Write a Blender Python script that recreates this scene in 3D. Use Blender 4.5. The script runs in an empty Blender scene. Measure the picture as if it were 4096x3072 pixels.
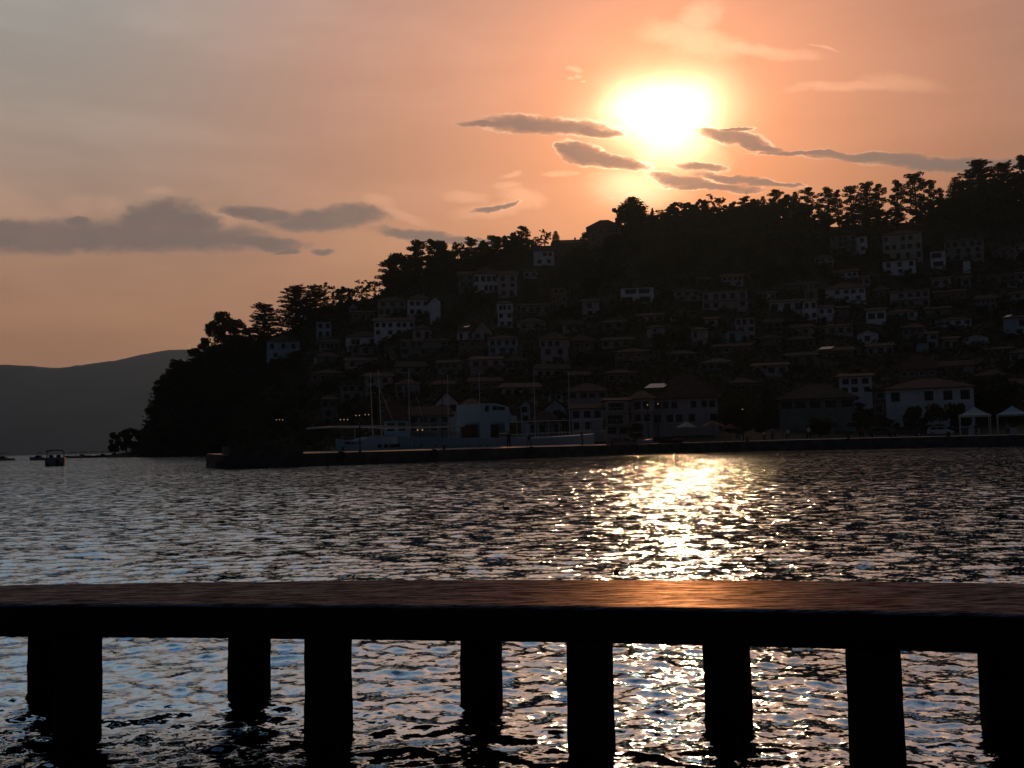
import bpy, bmesh, math, random
import numpy as np
from mathutils import Vector, Matrix, noise as mnoise

random.seed(7)
rng = np.random.default_rng(11)
C = bpy.context.scene.collection
R = math.radians
PI = math.pi

# ------------------------------------------------------------------ camera
FPX = 3900.0
EYE = 1.5
PITCH = math.atan(242.0 / FPX)
ROLL = math.atan(0.0215)
fwd = Vector((0, math.cos(PITCH), math.sin(PITCH)))
r0 = Vector((1, 0, 0))
u0 = Vector((0, -math.sin(PITCH), math.cos(PITCH)))
rgt = math.cos(ROLL) * r0 - math.sin(ROLL) * u0
upv = math.sin(ROLL) * r0 + math.cos(ROLL) * u0
EYEV = Vector((0, 0, EYE))


def ray(px, py):
    return fwd * FPX + rgt * (px - 2048) + upv * (1536 - py)


def at_y(px, py, Y):
    d = ray(px, py)
    return EYEV + d * (Y / d.y)


def at_z(px, py, z):
    d = ray(px, py)
    return EYEV + d * ((z - EYE) / d.z)


def horizon(px):
    return 1822 - 0.0215 * px


cam_d = bpy.data.cameras.new('camera')
cam = bpy.data.objects.new('camera', cam_d)
C.objects.link(cam)
cam.matrix_world = Matrix((
    (rgt.x, upv.x, -fwd.x, 0), (rgt.y, upv.y, -fwd.y, 0), (rgt.z, upv.z, -fwd.z, EYE), (0, 0, 0, 1)))
cam_d.sensor_width = 36
cam_d.lens = 36 * FPX / 4096
cam_d.clip_start = 0.05
cam_d.clip_end = 60000
bpy.context.scene.camera = cam

SUNPX = (2650, 455)
sd = ray(*SUNPX).normalized()
SUN_EL = math.asin(sd.z)
SUN_AZ = math.atan2(sd.x, sd.y)


# ------------------------------------------------------------------ tagging
def tag(o, label=None, cat=None, group=None, kind=None):
    if label:
        o['label'] = label
    if cat:
        o['category'] = cat
    if group:
        o['group'] = group
    if kind:
        o['kind'] = kind
    return o


def empty(name, loc, rz=0.0):
    o = bpy.data.objects.new(name, None)
    C.objects.link(o)
    o.location = loc
    o.rotation_euler = (0, 0, rz)
    return o


class MB:
    """collects simple solids into one mesh"""

    def __init__(s):
        s.v = []
        s.f = []

    def add(s, vs, fs):
        b = len(s.v)
        s.v += [tuple(v) for v in vs]
        s.f += [tuple(i + b for i in f) for f in fs]
        return s

    def box(s, x0, x1, y0, y1, z0, z1):
        vs = [(x0, y0, z0), (x1, y0, z0), (x1, y1, z0), (x0, y1, z0), (x0, y0, z1), (x1, y0, z1), (x1, y1, z1), (x0, y1, z1)]
        fs = [(0, 3, 2, 1), (4, 5, 6, 7), (0, 1, 5, 4), (1, 2, 6, 5), (2, 3, 7, 6), (3, 0, 4, 7)]
        return s.add(vs, fs)

    def prism(s, poly, y0, y1):
        """poly of (x, z), counter-clockwise seen from -y, swept from y0 to y1"""
        n = len(poly)
        vs = [(x, y0, z) for x, z in poly] + [(x, y1, z) for x, z in poly]
        fs = [tuple(range(n)), tuple(range(2 * n - 1, n - 1, -1))]
        for i in range(n):
            j = (i + 1) % n
            fs.append((i, i + n, j + n, j))
        return s.add(vs, fs)

    def tube(s, p, q, r, r2=None, n=8):
        p, q = Vector(p), Vector(q)
        r2 = r if r2 is None else r2
        d = (q - p).normalized()
        a = d.orthogonal().normalized()
        b = d.cross(a)
        vs = []
        for c, rr in ((p, r), (q, r2)):
            for i in range(n):
                t = 2 * PI * i / n
                vs.append(c + (a * math.cos(t) + b * math.sin(t)) * rr)
        fs = [tuple(range(n - 1, -1, -1)), tuple(range(n, 2 * n))]
        for i in range(n):
            j = (i + 1) % n
            fs.append((i, j, j + n, i + n))
        return s.add(vs, fs)

    def path(s, pts, rs, n=6):
        for i in range(len(pts) - 1):
            s.tube(pts[i], pts[i + 1], rs[i], rs[i + 1], n)
        return s

    def lathe(s, prof, n=14, c=(0, 0)):
        vs, fs = [], []
        for r, z in prof:
            for i in range(n):
                t = 2 * PI * i / n
                vs.append((c[0] + r * math.cos(t), c[1] + r * math.sin(t), z))
        m = len(prof)
        for k in range(m - 1):
            for i in range(n):
                j = (i + 1) % n
                fs.append((k * n + i, k * n + j, (k + 1) * n + j, (k + 1) * n + i))
        fs.append(tuple(range(n - 1, -1, -1)))
        fs.append(tuple((m - 1) * n + i for i in range(n)))
        return s.add(vs, fs)

    def build(s, name, mat, parent=None, smooth=False):
        me = bpy.data.meshes.new(name)
        me.from_pydata(s.v, [], s.f)
        me.update()
        o = bpy.data.objects.new(name, me)
        C.objects.link(o)
        if mat:
            me.materials.append(mat)
        if parent:
            o.parent = parent
        if smooth:
            me.polygons.foreach_set('use_smooth', [True] * len(me.polygons))
        return o


def np_mesh(name, verts, quads, mat, parent=None, smooth=False):
    me = bpy.data.meshes.new(name)
    nv, nf = len(verts), len(quads)
    k = quads.shape[1]
    me.vertices.add(nv)
    me.vertices.foreach_set('co', np.ascontiguousarray(verts, dtype=np.float32).ravel())
    me.loops.add(nf * k)
    me.loops.foreach_set('vertex_index', np.ascontiguousarray(quads, dtype=np.int32).ravel())
    me.polygons.add(nf)
    me.polygons.foreach_set('loop_start', np.arange(0, nf * k, k, dtype=np.int32))
    me.polygons.foreach_set('loop_total', np.full(nf, k, dtype=np.int32))
    me.update(calc_edges=True)
    if smooth:
        me.polygons.foreach_set('use_smooth', np.ones(nf, dtype=bool))
    me.validate()
    o = bpy.data.objects.new(name, me)
    C.objects.link(o)
    if mat:
        me.materials.append(mat)
    if parent:
        o.parent = parent
    return o


# ------------------------------------------------------------------ node expressions
class E:
    nt = None

    def __init__(s, sock):
        s.k = sock

    @staticmethod
    def m(op, *a, clamp=False):
        n = E.nt.nodes.new('ShaderNodeMath')
        n.operation = op
        n.use_clamp = clamp
        for i, x in enumerate(a):
            if isinstance(x, E):
                E.nt.links.new(x.k, n.inputs[i])
            else:
                n.inputs[i].default_value = float(x)
        return E(n.outputs[0])

    def __add__(s, o): return E.m('ADD', s, o)
    def __radd__(s, o): return E.m('ADD', o, s)
    def __sub__(s, o): return E.m('SUBTRACT', s, o)
    def __rsub__(s, o): return E.m('SUBTRACT', o, s)
    def __mul__(s, o): return E.m('MULTIPLY', s, o)
    def __rmul__(s, o): return E.m('MULTIPLY', o, s)
    def __truediv__(s, o): return E.m('DIVIDE', s, o)
    def __pow__(s, o): return E.m('POWER', s, o)
    def max(s, o): return E.m('MAXIMUM', s, o)
    def min(s, o): return E.m('MINIMUM', s, o)
    def exp(s): return E.m('EXPONENT', s)
    def sqrt(s): return E.m('SQRT', s)

    def smooth(s, lo, hi, a=0.0, b=1.0):
        n = E.nt.nodes.new('ShaderNodeMapRange')
        n.interpolation_type = 'SMOOTHSTEP'
        E.nt.links.new(s.k, n.inputs['Value'])
        n.inputs['From Min'].default_value = lo
        n.inputs['From Max'].default_value = hi
        n.inputs['To Min'].default_value = a
        n.inputs['To Max'].default_value = b
        return E(n.outputs['Result'])


def V(x):
    """color or vector into a socket-like tuple"""
    return x


def vmath(op, a, b=None, scale=None):
    n = E.nt.nodes.new('ShaderNodeVectorMath')
    n.operation = op
    for i, x in enumerate((a, b)):
        if x is None:
            continue
        if hasattr(x, 'is_linked') or isinstance(x, bpy.types.NodeSocket):
            E.nt.links.new(x, n.inputs[i])
        else:
            n.inputs[i].default_value = x
    if scale is not None:
        if isinstance(scale, E):
            E.nt.links.new(scale.k, n.inputs['Scale'])
        else:
            n.inputs['Scale'].default_value = scale
    return n


def vmul(col, e):
    return vmath('SCALE', col, None, e).outputs[0]


def vadd(a, b):
    return vmath('ADD', a, b).outputs[0]


def vmix(a, b, e):
    n = E.nt.nodes.new('ShaderNodeMix')
    n.data_type = 'RGBA'
    ins = [i for i in n.inputs if i.enabled or True]
    fa = n.inputs[0]
    A, B = n.inputs[6], n.inputs[7]
    if isinstance(e, E):
        E.nt.links.new(e.k, fa)
    else:
        fa.default_value = e
    for s, x in ((A, a), (B, b)):
        if isinstance(x, bpy.types.NodeSocket):
            E.nt.links.new(x, s)
        else:
            s.default_value = (*x, 1)
    return n.outputs[2]


def noise(vec, scale, detail=3, rough=0.5, dim='3D', dist=0.0):
    n = E.nt.nodes.new('ShaderNodeTexNoise')
    n.noise_dimensions = dim
    if vec is not None:
        E.nt.links.new(vec, n.inputs['Vector'])
    n.inputs['Scale'].default_value = scale
    n.inputs['Detail'].default_value = detail
    n.inputs['Roughness'].default_value = rough
    n.inputs['Distortion'].default_value = dist
    return n


def comb(x, y, z=0.0):
    n = E.nt.nodes.new('ShaderNodeCombineXYZ')
    for i, v in enumerate((x, y, z)):
        if isinstance(v, E):
            E.nt.links.new(v.k, n.inputs[i])
        else:
            n.inputs[i].default_value = v
    return n.outputs[0]


def mat(name, col, rough=0.8, var=0.25, scale=1.5, bump=0.0, bscale=8.0, spec=0.3, metal=0.0, col2=None, stretch=None, emit=None):
    m = bpy.data.materials.new(name)
    m.use_nodes = True
    nt = m.node_tree
    E.nt = nt
    b = nt.nodes['Principled BSDF']
    b.inputs['Roughness'].default_value = rough
    b.inputs['Specular IOR Level'].default_value = spec
    b.inputs['Metallic'].default_value = metal
    tc = nt.nodes.new('ShaderNodeTexCoord').outputs['Object']
    if stretch:
        tc = vmath('MULTIPLY', tc, stretch).outputs[0]
    nz = noise(tc, scale, 4, 0.6)
    c2 = col2 if col2 else tuple(c * (1 - var) for c in col)
    fac = E(nz.outputs['Fac']).smooth(0.35, 0.65)
    nt.links.new(vmix(col, c2, fac), b.inputs['Base Color'])
    if bump:
        nb = noise(tc, bscale, 4, 0.65)
        bp = nt.nodes.new('ShaderNodeBump')
        bp.inputs['Strength'].default_value = bump
        bp.inputs['Distance'].default_value = 0.1
        nt.links.new(nb.outputs['Fac'], bp.inputs['Height'])
        nt.links.new(bp.outputs['Normal'], b.inputs['Normal'])
    if emit:
        b.inputs['Emission Color'].default_value = (*emit[0], 1)
        b.inputs['Emission Strength'].default_value = emit[1]
    return m


M = {}
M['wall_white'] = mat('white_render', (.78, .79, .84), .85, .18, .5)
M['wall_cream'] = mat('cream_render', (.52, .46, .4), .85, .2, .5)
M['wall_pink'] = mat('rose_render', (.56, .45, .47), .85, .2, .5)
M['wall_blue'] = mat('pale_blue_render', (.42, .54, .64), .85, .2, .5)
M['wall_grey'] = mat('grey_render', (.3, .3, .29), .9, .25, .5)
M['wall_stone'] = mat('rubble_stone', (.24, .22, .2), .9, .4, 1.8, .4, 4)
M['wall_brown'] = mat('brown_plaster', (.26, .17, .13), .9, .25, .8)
M['roof'] = mat('clay_tiles', (.17, .08, .055), .85, .4, 1.2, .3, 5)
M['roof_dark'] = mat('old_dark_tiles', (.11, .06, .045), .9, .4, 1.0, .3, 5)
M['timber'] = mat('dark_timber', (.07, .045, .03), .8, .3, 3)
M['glass'] = mat('window_glass', (.015, .017, .02), .15, .3, 2, spec=.5)
M['trim'] = mat('white_trim', (.6, .6, .6), .7, .1, 2)
M['panel'] = mat('solar_glass', (.02, .03, .05), .04, .2, 2, spec=.9)
M['concrete'] = mat('quay_concrete', (.26, .24, .22), .75, .3, .6, .3, 3)
M['quay_stone'] = mat('quay_stone', (.085, .075, .07), .9, .45, .9, .5, 2)
M['trunk'] = mat('bark', (.07, .05, .035), .95, .4, 4)
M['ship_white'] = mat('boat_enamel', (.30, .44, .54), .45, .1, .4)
M['ship_blue'] = mat('boat_blue_enamel', (.22, .34, .44), .45, .1, .4)
M['canvas'] = mat('awning_canvas', (.45, .46, .47), .8, .12, .8)
M['metal'] = mat('galvanised_metal', (.5, .5, .52), .5, .2, 3, metal=.2)
M['black'] = mat('black_rubber', (.015, .015, .015), .7, .2, 3)
M['rust'] = mat('red_oxide', (.10, .035, .03), .7, .3, 2)
M['tent'] = mat('tent_fabric', (.55, .57, .6), .8, .1, 1)
M['lamp'] = mat('lamp_glow', (.8, .6, .4), .5, .1, 1, emit=((1, .55, .25), 0.35))
M['skin'] = mat('skin', (.4, .25, .18), .6, .1, 4)
M['cloth_dark'] = mat('dark_cloth', (.03, .03, .04), .9, .3, 5)
M['cloth_white'] = mat('white_cloth', (.65, .65, .66), .9, .1, 5)
M['cloth_grey'] = mat('grey_cloth', (.2, .2, .22), .9, .2, 5)
M['cloth_red'] = mat('maroon_cloth', (.2, .05, .05), .9, .2, 5)
M['hair'] = mat('dark_hair', (.02, .014, .01), .7, .2, 8)
M['car_white'] = mat('white_car_paint', (.6, .62, .65), .3, .03, 1, spec=.5)
M['car_dark'] = mat('dark_car_paint', (.06, .06, .07), .3, .05, 1, spec=.5)
M['tyre'] = mat('tyre_rubber', (.02, .02, .02), .8, .2, 4)
M['feather'] = mat('dark_feathers', (.02, .02, .02), .7, .3, 20)
M['buoy'] = mat('faded_red_buoy', (.25, .05, .03), .6, .3, 8)


def leafmat(name, a, b):
    m = bpy.data.materials.new(name)
    m.use_nodes = True
    nt = m.node_tree
    E.nt = nt
    p = nt.nodes['Principled BSDF']
    p.inputs['Roughness'].default_value = .7
    p.inputs['Specular IOR Level'].default_value = .2
    tc = nt.nodes.new('ShaderNodeTexCoord').outputs['Object']
    nz = noise(tc, .9, 3, .6)
    oi = E(nt.nodes.new('ShaderNodeObjectInfo').outputs['Random'])
    f = (E(nz.outputs['Fac']) * .8 + oi * .4 - .1).smooth(.3, .7)
    c = vmix(a, b, f)
    nt.links.new(c, p.inputs['Base Color'])
    tr = nt.nodes.new('ShaderNodeBsdfTranslucent')
    nt.links.new(c, tr.inputs['Color'])
    mx = nt.nodes.new('ShaderNodeMixShader')
    mx.inputs[0].default_value = .25
    nt.links.new(p.outputs[0], mx.inputs[1])
    nt.links.new(tr.outputs[0], mx.inputs[2])
    nt.links.new(mx.outputs[0], nt.nodes['Material Output'].inputs[0])
    return m


M['leaf'] = leafmat('broad_leaves', (.055, .07, .028), (.09, .085, .04))
M['needle'] = leafmat('conifer_needles', (.04, .05, .025), (.06, .065, .03))
M['scrub'] = leafmat('scrub_leaves', (.06, .065, .03), (.1, .08, .045))
# ------------------------------------------------------------------ sky and light
scn = bpy.context.scene
scn.view_settings.view_transform = 'Standard'
scn.view_settings.look = 'None'
scn.view_settings.exposure = 0
scn.view_settings.gamma = 1

world = bpy.data.worlds.new('World')
scn.world = world
world.use_nodes = True
wt = world.node_tree
E.nt = wt
bg = wt.nodes['Background']
sky = wt.nodes.new('ShaderNodeTexSky')
sky.sky_type = 'NISHITA'
sky.sun_disc = False
sky.sun_elevation = SUN_EL
sky.sun_rotation = SUN_AZ
sky.dust_density = 6
sky.air_density = 1.5
tc = wt.nodes.new('ShaderNodeTexCoord').outputs['Generated']
dirn = vmath('NORMALIZE', tc).outputs[0]
sep = wt.nodes.new('ShaderNodeSeparateXYZ')
wt.links.new(dirn, sep.inputs[0])
dx, dy, dz = (E(sep.outputs[i]) for i in range(3))
cosA = E(vmath('DOT_PRODUCT', dirn, tuple(sd)).outputs['Value'])
ang = E.m('ARCCOSINE', cosA.min(1.0).max(-1.0)) * (180 / PI)
elev = E.m('ARCSINE', dz.min(1.0).max(-1.0)) * (180 / PI)

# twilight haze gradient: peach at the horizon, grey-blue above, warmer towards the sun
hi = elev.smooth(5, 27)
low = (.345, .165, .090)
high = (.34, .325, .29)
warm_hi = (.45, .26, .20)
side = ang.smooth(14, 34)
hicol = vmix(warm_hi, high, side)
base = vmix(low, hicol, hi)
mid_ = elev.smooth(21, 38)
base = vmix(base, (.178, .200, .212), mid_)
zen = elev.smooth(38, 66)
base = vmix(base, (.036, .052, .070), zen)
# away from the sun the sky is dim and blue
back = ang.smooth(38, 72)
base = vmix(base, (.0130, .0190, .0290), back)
# high thin veil
vc = vmath('MULTIPLY', dirn, (3.0, 1.0, 13.0)).outputs[0]
veil = E(noise(vc, 1.6, 3, .55).outputs['Fac']).smooth(.35, .72)
base = vmul(base, 1.0 + (veil - .5) * .16)
# sun aureole seen through thin cloud
g1 = (ang * (-1 / 7.0)).exp() * 1.4
glow = vmul((1.0, .25, .03), g1)
yy = dy.max(.05)
U = dx / yy
W = dz / yy
su, sw = sd.x / sd.y, sd.z / sd.y
nsun = E(noise(comb(U, W), 14, 2, .5).outputs['Fac']) - .5
ex = (U - su - .004) / .93
ew = (W - sw) / .62
eu = (ex * ex + ew * ew).sqrt() * 57.3 + nsun * 2.4
frontal = dy.smooth(.05, .2)
lean = (U - su).smooth(-.35, .35)
base = vmath('MULTIPLY', base, vmix((1.05, 1.08, 1.11), (.82, .77, .78), lean)).outputs[0]
q = eu / 4.7
g2 = (q * q * q * -1).exp() * frontal
glow2 = vmul((.9, .70, .42), g2)
q3 = eu / 3.25
g3 = (q3 * q3 * q3 * -1).exp() * 2.7 * frontal
glow3 = vmul((1.0, .62, .32), g3)
d4 = ray(2540, 745)
l4u = (U - d4.x / d4.y) / .040
l4w = (W - d4.z / d4.y) / .022
g4 = ((l4u * l4u + l4w * l4w) * -1).exp() * frontal
clear = vadd(vadd(vadd(base, glow), vadd(glow2, glow3)), vmul((.5, .42, .26), g4))
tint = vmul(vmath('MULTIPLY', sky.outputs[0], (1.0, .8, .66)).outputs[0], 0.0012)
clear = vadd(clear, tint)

# clouds: soft flattened banks at fixed bearings in the western sky
cv = comb(U, W * 1.6)
n1 = noise(cv, 26, 4, .62)
n2 = noise(cv, 9, 2, .5)
s1 = wt.nodes.new('ShaderNodeSeparateColor')
wt.links.new(n1.outputs['Color'], s1.inputs[0])
wu = U + (E(s1.outputs[0]) - .5) * .032
wv = W + (E(s1.outputs[1]) - .5) * .015
s2 = wt.nodes.new('ShaderNodeSeparateColor')
wt.links.new(n2.outputs['Color'], s2.inputs[0])
wu = wu + (E(s2.outputs[0]) - .5) * .03
wv = wv + (E(s2.outputs[1]) - .5) * .012


wvec = comb(wu, wv, 0.0)


def blob(px, py, a, b, tilt=0, flat=1.0):
    """distance from the middle of one bank, in units of its half sizes"""
    d = ray(px, py)
    k = d.length / d.y / FPX * 1.02
    n = wt.nodes.new('ShaderNodeMapping')
    n.vector_type = 'TEXTURE'
    wt.links.new(wvec, n.inputs['Vector'])
    n.inputs['Location'].default_value = (d.x / d.y, d.z / d.y, 0)
    n.inputs['Rotation'].default_value = (0, 0, R(-tilt) - ROLL)
    n.inputs['Scale'].default_value = (a * k, b * k, 1)
    return E(vmath('LENGTH', n.outputs[0]).outputs['Value'])


DARK = [  # px, py, half width, half height, tilt (deg, + = down to the right), flatness of the base
    (2170, 500, 225, 35, 2, .8), (1960, 503, 120, 13, 1, 1), (2370, 520, 110, 20, 8, 1),
    (2330, 618, 105, 44, 14, 1), (2440, 640, 140, 30, 10, 1), (2250, 590, 50, 20, 15, 1),
    (2930, 548, 150, 24, 9, 1), (3030, 575, 110, 16, 12, 1), (2960, 520, 60, 8, 0, 1), (3250, 613, 190, 9, 3, 1),
    (3500, 632, 260, 17, 3, 1), (3760, 653, 240, 24, 2, 1), (4000, 658, 190, 16, 0, 1),
    (2720, 715, 120, 24, 8, 1), (2850, 742, 160, 17, 2, 1), (2960, 713, 180, 15, 7, 1), (2800, 665, 90, 13, 4, 1), (3080, 728, 120, 8, 2, 1),
    (250, 940, 420, 62, 0, .8), (640, 955, 420, 55, 0, .7), (650, 865, 150, 62, 0, 1), (760, 890, 130, 50, 10, 1), (560, 900, 120, 50, 0, 1),
    (1020, 965, 190, 24, 2, 1), (60, 935, 240, 56, 0, .8), (330, 880, 60, 20, 0, 1),
    (1300, 872, 230, 46, -3, .8), (1060, 860, 160, 26, 4, 1), (1430, 850, 110, 36, 8, 1), (1650, 935, 150, 22, 6, 1),
    (1290, 1003, 50, 16, 0, 1), (1140, 995, 40, 12, 0, 1), (1850, 960, 210, 17, 1, 1), (1980, 830, 90, 12, -8, 1),
]
LIGHT = [
    (20, 800, 130, 75, 20, .7), (150, 860, 160, 50, 10, 1), (320, 810, 60, 38, 0, 1), (440, 815, 60, 36, 8, 1), (640, 760, 60, 18, 0, 1),
    (900, 870, 70, 30, 12, 1), (1520, 800, 60, 24, 10, 1), (1600, 850, 120, 18, 25, 1),
    (1860, 785, 95, 24, 4, .7), (2040, 752, 55, 16, -4, 1), (2040, 708, 42, 14, -14, 1), (1990, 835, 170, 30, -8, 1), (2100, 795, 85, 34, 20, 1),
    (2442, 793, 34, 8, -6, 1), (2240, 700, 60, 10, 0, 1), (2320, 277, 34, 11, 4, 1), (2330, 307, 20, 8, 0, 1), (2287, 313, 18, 9, 0, 1), (2343, 332, 14, 6, 0, 1),
    (2760, 150, 190, 60, 10, 1), (2800, 70, 90, 60, -30, 1), (3620, 330, 150, 34, 5, 1), (3450, 340, 260, 20, -3, 1), (3290, 195, 52, 6, 11, 1),
    (2560, 755, 190, 75, -2, 1), (2700, 620, 150, 60, 0, 1), (2800, 640, 110, 60, 0, 1), (3000, 190, 240, 24, 10, 1),
]
FD = None
for b in DARK:
    e = blob(*b)
    FD = e if FD is None else FD.min(e)
FL = None
for b in LIGHT:
    e = blob(*b)
    FL = e if FL is None else FL.min(e)
FD = 1.0 - FD * FD
FL = 1.0 - FL * FL
fine = E(noise(cv, 60, 3, .6).outputs['Fac']) - .5
med = E(s1.outputs[2]) - .5
FDn = FD + fine * 1.1 + med * .9
FLn = FL + fine * .9 + med * 1.0
aL = FLn.smooth(-.7, 1.3) * frontal
aD = FDn.smooth(-.75, .8) * frontal
rim = (FDn.smooth(-.65, -.2) - FDn.smooth(-.2, .2)).max(0) * frontal
near = (ang * (-1 / 9.0)).exp()
lightcol = vadd(vmul((.30, .15, .085), 1.0), vmul((1.1, .75, .45), near))
c1 = vadd(clear, vmul(lightcol, aL * (.17 + near * .32)))
c1 = vadd(c1, vmul((.62, .44, .27), rim * (near * near * 4.6 + .05) * (E(n1.outputs['Fac']) * .6 + med * 1.6 + .45).smooth(.45, 1.05)))
nearD = (ang * (-1 / 7.0)).exp()
dcol = vadd((.150, .115, .108), vmul((.40, .14, .04), nearD))
dcol = vadd(dcol, vmul((.05, .035, .02), E(n2.outputs['Fac'])))
cloudy = vmix(c1, dcol, aD * (.76 + E(n1.outputs['Fac']) * .3))
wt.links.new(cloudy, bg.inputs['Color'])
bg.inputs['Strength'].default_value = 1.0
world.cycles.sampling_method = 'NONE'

sl = bpy.data.lights.new('sun', 'SUN')
so = bpy.data.objects.new('sun', sl)
C.objects.link(so)
sl.energy = 1.4
sl.angle = R(.5)
sl.color = (1.0, .40, .15)
so.rotation_euler = (-sd).to_track_quat('-Z', 'Y').to_euler()
so.location = (40, 0, 60)
# ------------------------------------------------------------------ terrain
def interp(x, tab):
    return float(np.interp(x, [t[0] for t in tab], [t[1] for t in tab]))


RIDGE = [(430, 1822), (560, 1800), (585, 1740), (604, 1650), (622, 1585), (650, 1525), (695, 1475), (770, 1440), (820, 1405), (880, 1375), (1000, 1365), (1150, 1330),
         (1300, 1225), (1500, 1190), (1600, 1130), (1800, 1060), (2000, 1010), (2100, 1000), (2200, 1000), (2340, 960), (2480, 900),
         (2600, 885), (2800, 868), (3000, 860), (3200, 880), (3330, 908), (3450, 900), (3660, 888), (3800, 850), (4096, 800), (4600, 750)]
DN = [(430, 330), (900, 325), (1050, 280), (1250, 215), (1500, 185), (1800, 170), (2300, 155), (2800, 146), (3200, 148), (4096, 150), (4600, 150)]
DF = [(430, 335), (620, 350), (900, 390), (1300, 400), (2000, 400), (2600, 400), (3300, 410), (4096, 430), (4600, 430)]
BZ = [(430, -1.0), (1250, -1.0), (1500, .9), (4600, 1.1)]


def base_py(px):
    """pixel row of the foot of the hill"""
    D = interp(px, DN)
    z = interp(px, BZ)
    return horizon(px) - (z - EYE) / D * FPX


def slope_depth(px, py):
    yb, yr = base_py(px), interp(px, RIDGE)
    t = max(0.0, min(1.0, (yb - py) / max(1e-6, yb - yr)))
    a, b = interp(px, DN), interp(px, DF)
    return a + (b - a) * t ** .9


def on_hill(px, py):
    return at_y(px, py, slope_depth(px, py))


def build_hill():
    xs = np.concatenate([np.arange(430, 1000, 9), np.arange(1000, 4610, 14)])
    T = np.linspace(0, 1, 90)
    V_, rows = [], len(T) + 14
    for x in xs:
        yb, yr = base_py(x), interp(x, RIDGE)
        a, b = interp(x, DN), interp(x, DF)
        p0 = at_y(x, yb, a)
        V_.append((p0.x, p0.y, -3))
        for t in T:
            D = a + (b - a) * t ** .9
            p = at_y(x, yb + (yr - yb) * t, D)
            k = min(1, t * 6) * min(1, (1 - t) * 12)
            n = mnoise.fractal(Vector((p.x * .03, p.y * .03, p.z * .05)), 1, 2, 4)
            p = p + Vector((0, 2.2 * n * k, 1.0 * n * k))
            V_.append(tuple(p))
        # behind the ridge the ground falls away again
        top = Vector(V_[-1])
        for j in range(1, rows - len(T)):
            V_.append((top.x * (1 + .012 * j), top.y + 14 * j, max(-2, top.z - .12 * j * j * (1 + top.z / 60))))
    V_ = np.array(V_)
    nr = rows
    nx = len(xs)
    i, j = np.meshgrid(np.arange(nx - 1), np.arange(nr - 1), indexing='ij')
    q = np.stack([i * nr + j, (i + 1) * nr + j, (i + 1) * nr + j + 1, i * nr + j + 1], -1).reshape(-1, 4)
    o = np_mesh('hillside', V_, q, M['hill'])
    tag(o, 'dark wooded hillside under the old town', 'hill', kind='structure')
    return o


M['hill'] = mat('hill_ground', (.07, .06, .04), .95, .4, .15, .9, .5, col2=(.05, .055, .03))
hill_ob = build_hill()

# low wooded spit at the left foot of the cliff
mb = MB()
sp = []
for px, py in ((330, 1832), (440, 1828), (520, 1825), (640, 1822)):
    p = at_y(px, py, 345)
    sp.append(p)
for k in range(len(sp) - 1):
    a, b = sp[k], sp[k + 1]
    mb.add([(a.x, a.y, -1), (b.x, b.y, -1), (b.x, b.y, 1.0), (a.x, a.y, .5 if k == 0 else .9), (a.x, a.y + 40, -1), (b.x, b.y + 40, -1), (b.x, b.y + 40, 1.0), (a.x, a.y + 40, .8)],
           [(0, 1, 2, 3), (3, 2, 6, 7), (7, 6, 5, 4), (0, 3, 7, 4), (1, 5, 6, 2)])
tag(mb.build('shore_spit', M['hill']), 'low dark spit of land at the foot of the cliff', 'shore', kind='structure')

# far mountains across the lake
def build_mountain():
    prof = [(-2600, 1390), (-1500, 1370), (-700, 1430), (-300, 1440), (0, 1458), (110, 1463), (230, 1472), (300, 1462), (400, 1450), (470, 1441), (520, 1428), (600, 1412), (660, 1401),
            (720, 1399), (780, 1396), (1000, 1370), (1600, 1420), (2400, 1500), (3400, 1560), (4500, 1500), (6500, 1560)]
    xs = np.arange(-2600, 6500, 22)
    nt_ = 30
    vs = []
    for x in xs:
        y = interp(x, prof)
        for j in range(nt_):
            t = j / (nt_ - 1)
            D = 5200 + 1150 * t
            Y0 = horizon(x) + EYE / 5200 * FPX + 2
            p = at_y(x, Y0 + (y - Y0) * t ** .92, D)
            n = mnoise.fractal(Vector((p.x * .0011, p.y * .0014, 3.1)), 1, 2, 5)
            w = 4 * t * (1 - t) + .08 * t
            vs.append((p.x, p.y + 160 * n * w, p.z + 25 * n * w + (1.5 * mnoise.noise(Vector((x * .13, 0, 0))) * 4 if t > .97 else 0)))
        vs.append((vs[-1][0] * 1.1, vs[-1][1] + 1200, -5))
    vs = np.array(vs)
    nr = nt_ + 1
    i, j = np.meshgrid(np.arange(len(xs) - 1), np.arange(nr - 1), indexing='ij')
    q = np.stack([i * nr + j, (i + 1) * nr + j, (i + 1) * nr + j + 1, i * nr + j + 1], -1).reshape(-1, 4)
    o = np_mesh('mountains', vs, q, M['mount'], smooth=True)
    tag(o, 'hazy blue grey mountain ridge across the lake', 'mountain', kind='structure')


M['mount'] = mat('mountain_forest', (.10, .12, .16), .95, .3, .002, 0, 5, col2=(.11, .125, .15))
build_mountain()


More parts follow.
